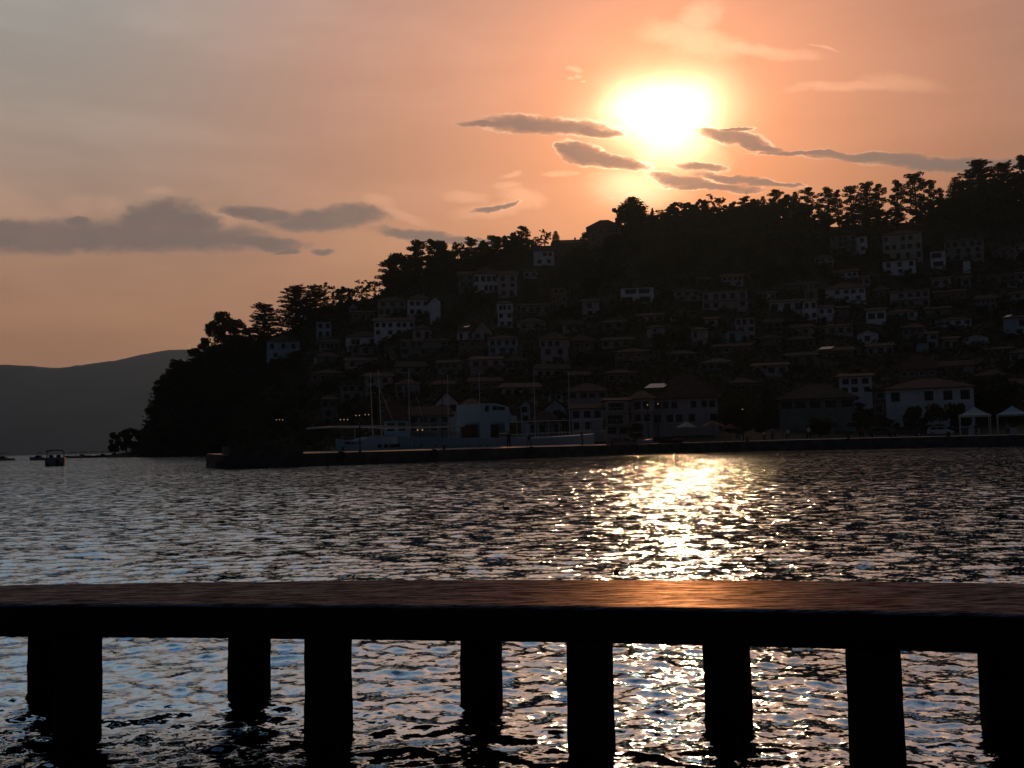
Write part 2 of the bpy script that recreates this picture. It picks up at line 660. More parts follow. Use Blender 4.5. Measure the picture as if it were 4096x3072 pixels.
# ------------------------------------------------------------------ water
def build_water():
    half = R(41)
    a_d = np.linspace(-half, half, 1150)
    a_o = np.linspace(half, 2 * PI - half, 70)[1:-1]
    A = np.concatenate([a_d, a_o])
    rr = [1.6]
    while rr[-1] < 420:
        rr.append(rr[-1] * 1.0040)
    while rr[-1] < 9000:
        rr.append(rr[-1] * 1.12)
    r = np.array(rr)
    dr = np.gradient(r)
    na, nrr = len(A), len(r)
    RR, AA = np.meshgrid(r, A, indexing='ij')
    X = (RR * np.sin(AA)).astype(np.float64)
    Y = (RR * np.cos(AA)).astype(np.float64)
    DR = np.repeat(dr[:, None], na, 1)
    outer = np.ones_like(X)
    outer[:, len(a_d):] = 0.0
    outer[:, :6] *= np.linspace(0, 1, 6)
    outer[:, len(a_d) - 6:len(a_d)] *= np.linspace(1, 0, 6)
    Z = np.zeros_like(X)
    DXs = np.zeros_like(X)
    DYs = np.zeros_like(X)
    lost = np.zeros_like(X)
    N = 90
    g = np.random.default_rng(5)
    lam = np.exp(np.linspace(math.log(.055), math.log(2.8), N)) * g.uniform(.93, 1.07, N)
    # slope share of every wavelength
    sh = np.exp(-((np.log(lam) - math.log(.17)) / .78) ** 2)
    sh = sh / sh.sum()
    tot = .022
    gx = .88 + .26 * np.sin(X * .045 + 1.0 + 1.4 * np.sin(Y * .03)) * np.sin(Y * .05 + X * .02) + .16 * np.sin(X * .16 + Y * .07) * np.sin(Y * .19 - X * .05 + 2)
    for i in range(N):
        k = 2 * PI / lam[i]
        th = R(-97) + g.normal(0, R(24))
        if lam[i] < .35:
            th = R(-97) + g.normal(0, R(40))
        s = math.sqrt(2 * tot * sh[i])
        a = s / k
        att = np.clip((lam[i] / DR - 3.0) / 3.0, 0, 1) * outer
        ph = k * (X * math.cos(th) + Y * math.sin(th)) + g.uniform(0, 2 * PI)
        c, sn = np.cos(ph), np.sin(ph)
        patch = 1.0 + .35 * np.sin(X * .31 / max(.5, lam[i]) ** .5 + i) * np.sin(Y * .23 / max(.5, lam[i]) ** .5 + 2.1 * i)
        a_ = a * att * patch * gx
        Z += a_ * c
        DXs -= a_ * sn * math.cos(th) * .9
        DYs -= a_ * sn * math.sin(th) * .9
        lost += (1 - att) * tot * sh[i]
    gx0 = gx.copy()
    X += DXs
    Y += DYs - 1.35 * Z
    vs = np.stack([X, Y, Z], -1).reshape(-1, 3)
    i, j = np.meshgrid(np.arange(nrr - 1), np.arange(na), indexing='ij')
    jn = (j + 1) % na
    q = np.stack([i * na + j, i * na + jn, (i + 1) * na + jn, (i + 1) * na + j], -1).reshape(-1, 4)[:, ::-1]
    vs = np.concatenate([vs, [[0, 0, 0]]])
    c = len(vs) - 1
    j = np.arange(na)
    cap = np.stack([np.full(na, c), j, (j + 1) % na, (j + 1) % na], -1)
    me_q = q
    o = np_mesh('lake_water', vs, me_q, M['water'], smooth=True)
    at = o.data.attributes.new('lost', 'FLOAT', 'POINT')
    lf = np.concatenate([(np.sqrt(lost) * gx0).reshape(-1), [0]]).astype(np.float32)
    at.data.foreach_set('value', lf[:len(o.data.vertices)])
    tag(o, 'rippled lake water glittering under the low sun', 'water', kind='structure')
    return o


def water_mat():
    m = bpy.data.materials.new('lake_surface')
    m.use_nodes = True
    nt = m.node_tree
    E.nt = nt
    b = nt.nodes['Principled BSDF']
    geo = nt.nodes.new('ShaderNodeNewGeometry')
    P = geo.outputs['Position']
    an = nt.nodes.new('ShaderNodeAttribute')
    an.attribute_name = 'lost'
    lost = E(an.outputs['Fac'])
    st = vmath('MULTIPLY', P, (1.0, 1.5, 1.0)).outputs[0]
    nA = noise(st, 2.3, 2, .6)
    nB = noise(st, 5.5, 2, .55)
    nC = noise(st, 20, 3, .6)
    half_ = (.5, .5, .5)
    vA = vmath('SUBTRACT', nA.outputs['Color'], half_).outputs[0]
    vB = vmath('SUBTRACT', nB.outputs['Color'], half_).outputs[0]
    vC = vmath('SUBTRACT', nC.outputs['Color'], half_).outputs[0]
    v = vadd(vmul(vA, lost * 4.4), vmul(vB, lost * 3.2))
    v = vadd(v, vmul(vC, .55))
    v = vmath('MULTIPLY', v, (1.5, 1.0, 0.0)).outputs[0]
    nn = vmath('NORMALIZE', vadd(geo.outputs['Normal'], v)).outputs[0]
    df = nt.nodes.new('ShaderNodeBsdfDiffuse')
    df.inputs['Color'].default_value = (.006, .014, .019, 1)
    gl = nt.nodes.new('ShaderNodeBsdfGlossy')
    gl.inputs['Color'].default_value = (.52, .76, 1.0, 1)
    gl.inputs['Roughness'].default_value = .05
    fr = nt.nodes.new('ShaderNodeFresnel')
    fr.inputs['IOR'].default_value = 1.85
    mx = nt.nodes.new('ShaderNodeMixShader')
    for n_ in (df, gl, fr):
        nt.links.new(nn, n_.inputs['Normal'])
    nt.links.new(fr.outputs[0], mx.inputs[0])
    nt.links.new(df.outputs[0], mx.inputs[1])
    nt.links.new(gl.outputs[0], mx.inputs[2])
    nt.links.new(mx.outputs[0], nt.nodes['Material Output'].inputs[0])
    return m


M['water'] = water_mat()
build_water()


# ------------------------------------------------------------------ near jetty
DZ, DB = .70, .525


def jetty():
    root = empty('jetty', (0, 4.8, 0))
    tag(root, 'dark weathered jetty on stout piles across the foreground', 'jetty')
    far = [(-1800, 2372), (-500, 2350), (0, 2341), (300, 2334), (700, 2328), (1100, 2323), (1500, 2319), (2100, 2316), (2800, 2317), (3200, 2319), (3700, 2325), (4096, 2331), (4700, 2343), (7000, 2396)]
    nearp = [(-1800, 2414), (-500, 2416), (0, 2417), (700, 2418), (1400, 2421), (2000, 2425), (2400, 2429), (2800, 2434), (3200, 2441), (3500, 2447), (3800, 2453), (4096, 2459), (4700, 2475), (7000, 2550)]
    n = 420
    nd = 26
    xs = np.linspace(-1800, 7000, n)
    vs = []
    for x in xs:
        F = at_z(x, interp(x, far), DZ)
        Nn = at_z(x, interp(x, nearp), DZ)
        w1 = .006 * mnoise.noise(Vector((x * .02, 0, 1))) + .010 * mnoise.noise(Vector((x * .004, 3, 1)))
        for side in ('under', 'top'):
            pass
        ring = []
        for k in range(nd + 1):
            t = k / nd
            p = Nn.lerp(F, t)
            z = DZ + .004 * mnoise.noise(Vector((p.x * 3, p.y * 14, 0)))
            if k == 0:
                z -= .012
                p.y += 0.0
            if k == nd:
                z -= .012 - .01 * max(0, mnoise.noise(Vector((p.x * 5, 9, 0))))
                p.y += w1
            ring.append((p.x, p.y, z))
        ring[0] = (ring[0][0], ring[0][1] + w1 * .6, ring[0][2])
        vs += ring
        a, b = ring[0], ring[-1]
        vs.append((b[0], b[1], DB))
        vs.append((a[0], a[1] + .01, DB + .004 * mnoise.noise(Vector((x * .03, 7, 1)))))
        vs.append((a[0], a[1] - .004, DZ - .03))
    vs = np.array(vs)
    m = nd + 4
    i, j = np.meshgrid(np.arange(n - 1), np.arange(m), indexing='ij')
    jn = (j + 1) % m
    q = np.stack([i * m + j, (i + 1) * m + j, (i + 1) * m + jn, i * m + jn], -1).reshape(-1, 4)
    o = np_mesh('deck_slab', vs, q, M['deck'], root)
    o.data.materials.append(M['pile'])
    for pl in o.data.polygons:
        if abs(pl.normal.z) < .6 or pl.center.z < DZ - .05:
            pl.material_index = 1
    o.matrix_parent_inverse = Matrix.Translation((0, -4.8, 0))

    piles = [(222, 402, 5.24, 1), (1219, 1408, 5.07, 1), (2266, 2453, 4.80, 1), (3390, 3601, 4.49, 1),
             (119, 290, 6.12, 0), (915, 1080, 6.07, 0), (1842, 2008, 5.68, 0), (2817, 3002, 5.16, 0), (3923, 4115, 4.96, 0), (4600, 4830, 4.22, 1), (5080, 5300, 4.6, 0), (5900, 6160, 3.95, 1), (-760, -570, 5.9, 1), (-640, -480, 6.6, 0)]
    for kx, (x0, x1, D, near) in enumerate(piles):
        pym = 2700
        a = at_y(x0, pym, D)
        b = at_y(x1, pym, D)
        w = b.x - a.x
        cx = (a.x + b.x) / 2 * (D + w / 2) / D
        mb = MB()
        lv = 34
        vs, fs = [], []
        nn_ = 16
        for L in range(lv + 1):
            z = -1.2 + (DB + 1.203) * L / lv
            for s_ in range(nn_):
                t = 2 * PI * (s_ + .5) / nn_
                c_, s2_ = math.cos(t), math.sin(t)
                sq = 1 / max(abs(c_), abs(s2_)) if True else 1
                sq = min(sq, 1.28)
                rr_ = w / 2 * (1 + .05 * mnoise.noise(Vector((c_ * 1.5, s2_ * 1.5 + kx * 7, z * 5))) + .035 * mnoise.noise(Vector((c_ * 4, s2_ * 4 + kx * 3, z * 17))))
                if z < .2:
                    rr_ *= 1.02
                be = -math.atan2(cx, D)
                lx, ly = c_ * rr_ * sq, s2_ * rr_ * sq
                vs.append((cx + lx * math.cos(be) - ly * math.sin(be), D + w / 2 + lx * math.sin(be) + ly * math.cos(be), z))
        for L in range(lv):
            for s_ in range(nn_):
                s2 = (s_ + 1) % nn_
                fs.append((L * nn_ + s_, L * nn_ + s2, (L + 1) * nn_ + s2, (L + 1) * nn_ + s_))
        mb.add(vs, fs)
        o = mb.build('pile', M['pile'], root)
        o.matrix_parent_inverse = Matrix.Translation((0, -4.8, 0))


    # unseen beam added along the outer piles to darken the water reflection
    vs = []
    for x0, x1, D, near in ((-420, -250, 6.5, 0), (119, 290, 6.12, 0), (915, 1080, 6.07, 0), (1842, 2008, 5.68, 0), (2817, 3002, 5.16, 0), (3923, 4115, 4.96, 0), (4700, 4800, 4.7, 0)):
        a = at_y((x0 + x1) / 2, 2700, D)
        pyb = interp((x0 + x1) / 2, [(-500, 2541), (400, 2543), (900, 2552), (1400, 2554), (1840, 2557), (2260, 2561), (2800, 2576), (3390, 2596), (3920, 2614), (4700, 2650)])
        zb = 1.5 - (pyb - horizon((x0 + x1) / 2)) / FPX * D + .025
        vs += [(a.x, D - .0, zb), (a.x, D + .22, zb), (a.x, D + .22, DB - .004), (a.x, D - .0, DB - .004)]
    fs = []
    for k in range(6):
        a, b = k * 4, k * 4 + 4
        for j in range(4):
            jj = (j + 1) % 4
            fs.append((a + j, b + j, b + jj, a + jj))
    o = MB().add(vs, fs).build('beam', M['pile'], root)  # added part, hidden behind the deck front; its reflection blackens the near water
    o.matrix_parent_inverse = Matrix.Translation((0, -4.8, 0))


def deck_mat():
    m = bpy.data.materials.new('weathered_deck')
    m.use_nodes = True
    nt = m.node_tree
    E.nt = nt
    b = nt.nodes['Principled BSDF']
    P = nt.nodes.new('ShaderNodeTexCoord').outputs['Object']
    mp = nt.nodes.new('ShaderNodeMapping')
    nt.links.new(P, mp.inputs['Vector'])
    mp.inputs['Rotation'].default_value = (0, 0, R(-16))
    mp.inputs['Scale'].default_value = (1.0, 7.0, 1.0)
    g1 = E(noise(mp.outputs[0], 4.5, 5, .7).outputs['Fac'])
    g2 = E(noise(mp.outputs[0], 15, 4, .7).outputs['Fac'])
    g3 = E(noise(P, 1.3, 3, .6).outputs['Fac'])
    col = vmix((.012, .018, .032), (.14, .19, .31), (g1 * .6 + g2 * .4).smooth(.42, .62))
    col = vmix(col, (.012, .010, .011), g3.smooth(.55, .75) * .6)
    df = nt.nodes.new('ShaderNodeBsdfDiffuse')
    gl = nt.nodes.new('ShaderNodeBsdfGlossy')
    mx = nt.nodes.new('ShaderNodeMixShader')
    nt.links.new(col, df.inputs['Color'])
    rg = (g1 * .5 + g3 * .5).smooth(.35, .65, .28, .34)
    gl.inputs['Color'].default_value = (1, .85, .7, 1)
    nt.links.new(rg.k, gl.inputs['Roughness'])
    nt.links.new((g1 * .6 + g2 * .4).smooth(.40, .64, .008, .07).k, mx.inputs[0])
    nt.links.new(df.outputs[0], mx.inputs[1])
    nt.links.new(gl.outputs[0], mx.inputs[2])
    nt.links.new(mx.outputs[0], nt.nodes['Material Output'].inputs[0])
    bp = nt.nodes.new('ShaderNodeBump')
    bp.inputs['Strength'].default_value = 1.0
    bp.inputs['Distance'].default_value = .02
    nt.links.new((g1 * .5 + g2 * .5).k, bp.inputs['Height'])
    nt.links.new(bp.outputs['Normal'], df.inputs['Normal'])
    bp2 = nt.nodes.new('ShaderNodeBump')
    bp2.inputs['Strength'].default_value = .3
    bp2.inputs['Distance'].default_value = .006
    nt.links.new((g1 * .5 + g2 * .5).k, bp2.inputs['Height'])
    nt.links.new(bp2.outputs['Normal'], gl.inputs['Normal'])
    return m


M['deck'] = deck_mat()
M['pile'] = mat('wet_pile', (.022, .018, .016), .9, .5, 3, .6, 9, spec=.1, stretch=(1, 1, .3))
jetty()

# ------------------------------------------------------------------ haze
hm = bpy.data.materials.new('evening_haze')
hm.use_nodes = True
ht = hm.node_tree
ht.nodes.remove(ht.nodes['Principled BSDF'])
pv = ht.nodes.new('ShaderNodeVolumePrincipled')
pv.inputs['Color'].default_value = (.31, .60, 1.0, 1)
pv.inputs['Density'].default_value = 4.0e-5
pv.inputs['Anisotropy'].default_value = .7
ht.links.new(pv.outputs[0], ht.nodes['Material Output'].inputs['Volume'])
hb = MB().box(-10500, 10500, -9500, 11000, -6, 800).build('haze', hm)
tag(hb, 'thin evening haze over the lake', 'haze', kind='stuff')
# ------------------------------------------------------------------ the town
# every house: pixel box of its front wall (x0, x1, eave row, foot row), ridge row, storeys, windows per storey, wall, roof, extras, label, short name
ALLBOX = []
HOUSES = []


def house(x0, x1, ye, yb, yr, fl, nw, wall, roof, extras, label, short, D=None, yaw=0.0, kind='hip', name='house'):
    cx = (x0 + x1) / 2
    if D is None:
        D = slope_depth(cx, yb) - 1.0
    base = at_y(cx, yb, D)
    sc = D / FPX * 1.0
    w = (x1 - x0) * sc
    h = (yb - ye) * sc
    rh = max(.6, (ye - yr) * sc)
    dep = min(11.0, max(5.0, w * .75))
    bearing = math.atan2(base.x, base.y)
    root = empty(name, base, -bearing + R(yaw))
    tag(root, label, 'house' if name == 'house' else name.replace('_', ' '), 'houses of the old town on the hillside')
    m = MB()
    z0 = -5.0
    m.box(-w / 2, w / 2, 0, dep, z0, h)
    jet = 0
    if 'jetty' in extras:  # upper storey pushed out over the lower, as the old houses do
        jet = .5
        m.box(-w / 2 - .35, w / 2 + .35, -jet, dep - .3, h - h / fl + .05, h - .003)
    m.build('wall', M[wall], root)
    # roof
    ov = .75
    rm = M[roof]
    X0, X1, Y0, Y1 = -w / 2 - ov, w / 2 + ov, -ov - jet, dep + ov
    r = MB()
    if kind == 'hip':
        inset = min((Y1 - Y0) / 2, (X1 - X0) / 2 * .8)
        my = (Y0 + Y1) / 2
        e = h + .16
        vs = [(X0, Y0, h), (X1, Y0, h), (X1, Y1, h), (X0, Y1, h), (X0, Y0, e), (X1, Y0, e), (X1, Y1, e), (X0, Y1, e),
              (X0 + inset, my, h + rh), (X1 - inset, my, h + rh)]
        fs = [(0, 3, 2, 1), (0, 1, 5, 4), (1, 2, 6, 5), (2, 3, 7, 6), (3, 0, 4, 7), (4, 5, 9, 8), (5, 6, 9), (6, 7, 8, 9), (7, 4, 8)]
        r.add(vs, fs)
    elif kind == 'gable':  # ridge runs away from the lake: the gable faces us
        r.prism([(X0, h - .1), (0, h + rh), (X1, h - .1), (X1, h + .1), (0, h + rh + .22), (X0, h + .1)][::-1], Y0, Y1)
        g = MB().prism([(-w / 2, h), (w / 2, h), (0, h + rh - .05)], .05, dep)
        g.build('gable', M[wall], root)
    elif kind == 'shed':
        r.prism([(X0, h), (X1, h), (X1, h + .2), (X0, h + .2)], Y0, Y1)
    else:  # ridge parallel to the shore
        my = (Y0 + Y1) / 2
        e = h + .16
        vs = [(X0, Y0, h), (X1, Y0, h), (X1, Y1, h), (X0, Y1, h), (X0, Y0, e), (X1, Y0, e), (X1, Y1, e), (X0, Y1, e), (X0 + .6, my, h + rh), (X1 - .6, my, h + rh)]
        fs = [(0, 3, 2, 1), (0, 1, 5, 4), (1, 2, 6, 5), (2, 3, 7, 6), (3, 0, 4, 7), (4, 5, 9, 8), (5, 6, 9), (6, 7, 8, 9), (7, 4, 8)]
        r.add(vs, fs)
    ro = r.build('roof', rm, root)
    if 'chimney' in extras:
        c = MB().box(w * .18, w * .18 + .7, dep * .5, dep * .5 + .6, h + rh * .3, h + rh + .7)
        c.box(w * .18 - .1, w * .18 + .8, dep * .5 - .1, dep * .5 + .7, h + rh + .7, h + rh + .85)
        c.build('chimney', M['wall_stone'], ro)
    fh = h / fl
    hr = random.Random(int(x0 * 13 + ye))
    yo = -jet
    if isinstance(nw, int):
        nw = [nw] * fl
    for k in range(fl):
        n = nw[k] if k < len(nw) else nw[-1]
        if n <= 0:
            continue
        ztop = h - k * fh
        yy_ = (-jet if k == 0 else 0)
        ww = min(1.25, w / n * .5) if 'wide' not in extras else w / n * .62
        wh = min(1.7, fh * .55)
        wh *= hr.uniform(.75, 1.15)
        for q in range(n):
            if n > 2 and hr.random() < .14:
                continue
            wx = -w / 2 + w * (q + .5) / n + hr.uniform(-.12, .12) * w / n
            if 'paired' in extras:
                wx += (.16 if q % 2 == 0 else -.16) * w / n * 1.5
            wz = ztop - fh * .22 - wh
            f = MB()
            f.box(wx - ww / 2 - .09, wx + ww / 2 + .09, yy_ - .07, yy_ + .02, wz - .09, wz)
            f.box(wx - ww / 2 - .09, wx + ww / 2 + .09, yy_ - .07, yy_ + .02, wz + wh, wz + wh + .09)
            f.box(wx - ww / 2 - .09, wx - ww / 2, yy_ - .07, yy_ + .02, wz, wz + wh)
            f.box(wx + ww / 2, wx + ww / 2 + .09, yy_ - .07, yy_ + .02, wz, wz + wh)
            fo = f.build('window', M['timber'] if wall != 'wall_brown' else M['trim'], root)
            MB().box(wx - ww / 2, wx + ww / 2, yy_ - .03, yy_ + .01, wz, wz + wh).build('pane', M['glass'], fo)
    if 'balcony' in extras:
        for k in range(1, fl):
            z = h - k * fh
            b = MB().box(-w / 2 - .2, w / 2 + .2, -1.5 - jet, -jet + .0, z - .12, z + .04)
            for q in range(int(w / .9)):
                x = -w / 2 + q * .9
                b.box(x, x + .06, -1.48 - jet, -1.42 - jet, z + .04, z + .9)
            b.box(-w / 2 - .2, w / 2 + .2, -1.5 - jet, -1.4 - jet, z + .85, z + .93)
            b.build('balcony', M['wall_grey'], root)
    if 'panel' in extras:
        px_ = extras['panel'] if isinstance(extras, dict) else 0
        # glass collector lying on the front slope of the roof
        slope = math.atan2(rh, (Y1 - Y0) / 2)
        s = MB()
        L, Wp = 2.2, (1.4 if 'small' in extras else 3.2)
        for k_ in range(1):
            x = px_ * w
            zc = h + rh * .45 + .35
            yc = Y0 + (Y1 - Y0) / 2 * .5
            vs = [(x - Wp / 2 - .5, yc - L * .5, zc - .25), (x + Wp / 2 - .5, yc - L * .5, zc - .25), (x + Wp / 2 + .5, yc + L * .5, zc + .55), (x - Wp / 2 + .5, yc + L * .5, zc + .55)]
            vs2 = [(a, b_, c - .1) for a, b_, c in vs]
            s.add(vs + vs2, [(0, 1, 2, 3), (7, 6, 5, 4), (0, 4, 5, 1), (1, 5, 6, 2), (2, 6, 7, 3), (3, 7, 4, 0)])
        s.build('solar_panel', M['panel'], ro)
    ALLBOX.append((x0 - 6, x1 + 6, min(yr, ye) - 4, yb))
    HOUSES.append((cx, (ye + yb) / 2, short, x1 - x0, D))
    return root


W, CR, PK, BL, GR, ST, BR = 'wall_white', 'wall_cream', 'wall_pink', 'wall_blue', 'wall_grey', 'wall_stone', 'wall_brown'
RF, RD = 'roof', 'roof_dark'
house(1069, 1199, 1368, 1440, 1338, 2, [3, 2], BL, RD, {'panel': .2, 'small': 1}, 'pale blue house with a wide hipped roof at the far left end of the town', 'the leftmost blue house')
house(1267, 1325, 1287, 1352, 1270, 2, 2, BL, RD, {}, 'small blue two storey block below the ridge of open trees', 'the small blue block', kind='shed')
house(1388, 1535, 1350, 1384, 1318, 1, 4, W, RD, {'jetty': 1, 'paired': 1}, 'white house with two pairs of tall windows and a jettied upper floor', 'the four-window white house', kind='hip')
house(1405, 1515, 1385, 1420, 1384, 1, 3, GR, RD, {}, 'low grey house front half hidden below the four-window white house', 'the low grey front', kind='shed')
house(1497, 1660, 1285, 1345, 1262, 2, [6, 4], W, RF, {}, 'broad white house with scattered small windows under a long low tiled roof', 'the broad white house', kind='side')
house(1512, 1625, 1205, 1262, 1180, 2, [3, 4], CR, RF, {'balcony': 1}, 'cream house with a full width balcony high under the big pines', 'the cream balcony house')
house(1630, 1722, 1199, 1262, 1172, 2, [3, 3], W, RF, {'chimney': 1}, 'white house with a bright eaves line next to the tall windowless gable', 'the bright-eaved house')
house(1720, 1763, 1205, 1290, 1188, 1, 0, W, RD, {}, 'tall narrow white gable wall without windows', 'the tall blank gable', kind='gable')
house(1396, 1430, 1232, 1252, 1212, 1, 1, BL, RF, {}, 'tiny house showing a pale triangular gable among the ridge trees', 'the tiny pale gable', kind='gable')
house(1405, 1500, 1250, 1284, 1238, 1, 3, BR, RF, {}, 'low brown house with three windows beneath the tiny pale gable', 'the low brown house', kind='side')
house(1655, 1722, 1318, 1362, 1296, 1, 2, CR, RD, {'jetty': 1}, 'square cream bay house with two windows above a balcony', 'the square bay house')
house(1603, 1792, 1364, 1420, 1350, 2, [6, 5], GR, RD, {'balcony': 1}, 'wide grey balconied building below the square bay house', 'the wide grey balconied building', kind='side')
house(1835, 1895, 1099, 1180, 1080, 3, [2, 2, 1], GR, RF, {'balcony': 1}, 'grey balconied wing on the left side of the large white guesthouse', 'the grey balcony wing', kind='side')
house(1897, 1992, 1096, 1171, 1060, 2, [4, 5], W, RF, {'wide': 1}, 'large white guesthouse with rows of windows under a high hipped roof', 'the white guesthouse')
house(1992, 2070, 1098, 1186, 1076, 3, [2, 2, 2], PK, RF, {}, 'rose coloured right wing of the large white guesthouse', 'the rose wing', kind='side')
house(2135, 2218, 1004, 1060, 975, 2, [3, 2], W, RD, {}, 'long white house just below the skyline with a terrace', 'the skyline terrace house', kind='side')
house(2210, 2340, 975, 1010, 948, 1, 4, BR, RF, {'chimney': 1}, 'low house with uneven tiled roofs breaking the skyline', 'the uneven skyline roofs', kind='side')
house(2352, 2486, 908, 975, 866, 2, [4, 3], BR, RF, {}, 'big dark gabled house whose roof stands out against the sky', 'the big skyline roof', kind='hip')
house(2095, 2150, 1086, 1112, 1070, 1, 2, W, RD, {}, 'small white cabin front in the trees right of the rose wing', 'the small cabin', kind='side')
house(2205, 2268, 1150, 1240, 1140, 3, [2, 3, 2], BR, RD, {}, 'narrow brown three storey house with white window frames', 'the narrow brown house', kind='shed')
house(1993, 2050, 1215, 1312, 1200, 3, [3, 2, 2], W, RD, {'jetty': 1}, 'slim white three storey tower house with overhanging top floor', 'the slim tower house')
house(2080, 2200, 1222, 1262, 1207, 1, 4, GR, RD, {}, 'long low grey house just right of the slim tower house', 'the long low grey house', kind='side')
house(2330, 2398, 1208, 1268, 1190, 2, [1, 1], PK, RD, {}, 'narrow rose house half hidden by trees left of the framed villa', 'the narrow rose house', kind='side')
house(1833, 1892, 1326, 1362, 1290, 1, 3, W, RF, {'jetty': 1, 'panel': .1, 'small': 1}, 'small white house with three windows and a glinting roof collector', 'the glinting collector house')
house(1893, 1968, 1328, 1362, 1282, 1, 2, CR, RF, {}, 'cream house with a steep gable joined to the glinting collector house', 'the steep cream gable', kind='gable')
house(1833, 1952, 1364, 1415, 1358, 2, [3, 2], BR, RD, {}, 'brown lower house with a blue painted ground floor', 'the brown lower house', kind='shed')
house(1955, 2068, 1357, 1417, 1336, 2, [4, 3], BL, RD, {'jetty': 1}, 'light blue house with an overhanging four window upper floor', 'the light blue house')
house(2163, 2275, 1360, 1452, 1326, 3, [4, 2, 1], PK, RF, {'jetty': 1}, 'rose house with a band of windows under broad eaves, tall left part', 'the tall rose house')
house(2278, 2376, 1366, 1430, 1334, 2, [2, 1], BR, RF, {}, 'plain brown wing on the right of the tall rose house', 'the plain brown wing')
house(1363, 1458, 1540, 1600, 1530, 2, [3, 2], GR, RD, {}, 'grey house with two tiny roof lights on the lower left slope', 'the lower left grey house', kind='shed')
house(1288, 1345, 1600, 1705, 1580, 3, [2, 1, 1], ST, RD, {}, 'tall rough stone building at the left of the harbour', 'the rough stone building')
house(1536, 1632, 1683, 1735, 1600, 1, 2, BL, RF, {}, 'blue walled boathouse under a huge maroon roof behind the ship awning', 'the blue boathouse', D=170)
house(1640, 1800, 1665, 1726, 1622, 2, [4, 4], GR, RF, {}, 'long grey quayside house behind the middle of the white ship', 'the long quayside house', D=172, kind='side')
house(1745, 1832, 1612, 1650, 1570, 1, 2, W, RD, {}, 'white house with a shallow pale gable above the long quayside house', 'the shallow pale gable', D=182, kind='gable')
house(1850, 1922, 1627, 1720, 1592, 2, [3, 3], BL, RF, {'jetty': 1}, 'blue white quay house with three tall windows left of the wheelhouse', 'the three-window quay house', D=170)
house(2084, 2122, 1622, 1690, 1600, 2, [1, 1], BL, RF, {}, 'narrow blue gabled house just right of the ship wheelhouse', 'the narrow blue gable', D=172, kind='gable')
house(2195, 2250, 1578, 1600, 1565, 1, 2, BL, RD, {}, 'small pale blue upper storey seen over the harbour roofs', 'the small blue upper storey', D=185, kind='shed')
house(2180, 2262, 1636, 1668, 1598, 1, 1, BL, RF, {}, 'low house with a wide blue triangular gable on the harbour', 'the wide blue gable', D=172, kind='gable')
house(2120, 2245, 1690, 1742, 1642, 1, 4, ST, RD, {}, 'dark tavern with a sagging maroon roof behind the ship stern', 'the dark tavern', D=160)
house(2272, 2430, 1568, 1596, 1530, 1, 4, PK, RF, {}, 'rose strip of a house under a broad peaked roof above the harbour', 'the rose strip house', D=188)
house(2288, 2412, 1637, 1725, 1612, 2, [3, 3], PK, RD, {}, 'faded rose quay house with small scattered windows', 'the faded rose quay house', D=160, kind='side')
house(2426, 2516, 1604, 1750, 1590, 3, [1, 1, 2], CR, RF, {'balcony': 1, 'wide': 1}, 'cream quay house with deep dark balconies on every floor', 'the deep balcony house', D=156, kind='side')
house(2530, 2610, 1598, 1700, 1560, 2, [2, 2], PK, RF, {'jetty': 1}, 'rose fronted house with a projecting bay left of the two lit lamps', 'the rose bay house', D=158)
house(2612, 2870, 1596, 1700, 1490, 2, [7, 6], PK, RF, {'panel': -.42}, 'very wide maroon roofed restaurant with a bright collector on its roof', 'the wide maroon restaurant', D=160)
house(2484, 2616, 1150, 1212, 1138, 2, 2, W, RD, {'wide': 1}, 'white framed villa with four large square openings', 'the framed villa', kind='shed')
house(2552, 2652, 1264, 1284, 1248, 1, 3, PK, RF, {}, 'low rose house strip with a long roof beneath the framed villa', 'the low rose strip', kind='side')
house(2680, 2708, 1262, 1282, 1256, 1, 1, W, RD, {}, 'tiny white shed beside the low rose strip', 'the tiny white shed', kind='shed')
house(2812, 2990, 1166, 1240, 1150, 2, [5, 5], PK, RD, {'balcony': 1}, 'large rose two storey house with two rows of five windows', 'the large rose house', kind='side')
house(2945, 3020, 1270, 1368, 1258, 3, [3, 2, 2], PK, RF, {}, 'three storey rose house with three close windows at its top', 'the three storey rose house', kind='shed')
house(2820, 2872, 1278, 1306, 1262, 1, 1, PK, RF, {}, 'small plain rose wall under the large rose house', 'the small plain wall', kind='side')
house(2772, 2828, 1320, 1392, 1305, 2, [3, 1], CR, RF, {'jetty': 1}, 'small cream house with three windows over a narrow lower floor', 'the small cream house')
house(2905, 2968, 1324, 1370, 1310, 1, 1, BL, RF, {}, 'plain bluish lean-to left of the three storey rose house', 'the bluish lean-to', kind='shed')
house(3050, 3102, 1174, 1196, 1160, 1, 2, W, RD, {}, 'small white cottage above the long six window house', 'the white cottage', kind='side')
house(3078, 3218, 1206, 1247, 1190, 1, 6, W, RF, {'paired': 1}, 'long white house with six tall windows in pairs', 'the six-window house', kind='side')
house(3216, 3268, 1203, 1284, 1190, 2, [2, 2], W, RF, {}, 'white end block two storeys tall, right of the six window house', 'the white end block', kind='side')
house(3218, 3270, 1137, 1192, 1122, 2, [3, 1], PK, RD, {'balcony': 1}, 'small rose house with three windows above the white end block', 'the small rose house', kind='side')
house(3306, 3460, 1155, 1206, 1122, 2, [5, 3], W, RF, {}, 'wide white house with five windows under a tall brown roof', 'the wide five-window house')
house(3337, 3430, 1090, 1110, 1070, 1, 4, W, RF, {}, 'long narrow white wall strip under a roof high on the right', 'the white wall strip', kind='side')
house(3432, 3480, 1110, 1138, 1098, 1, 2, PK, RF, {}, 'little rose wall at the right end of the white wall strip', 'the little rose wall', kind='side')
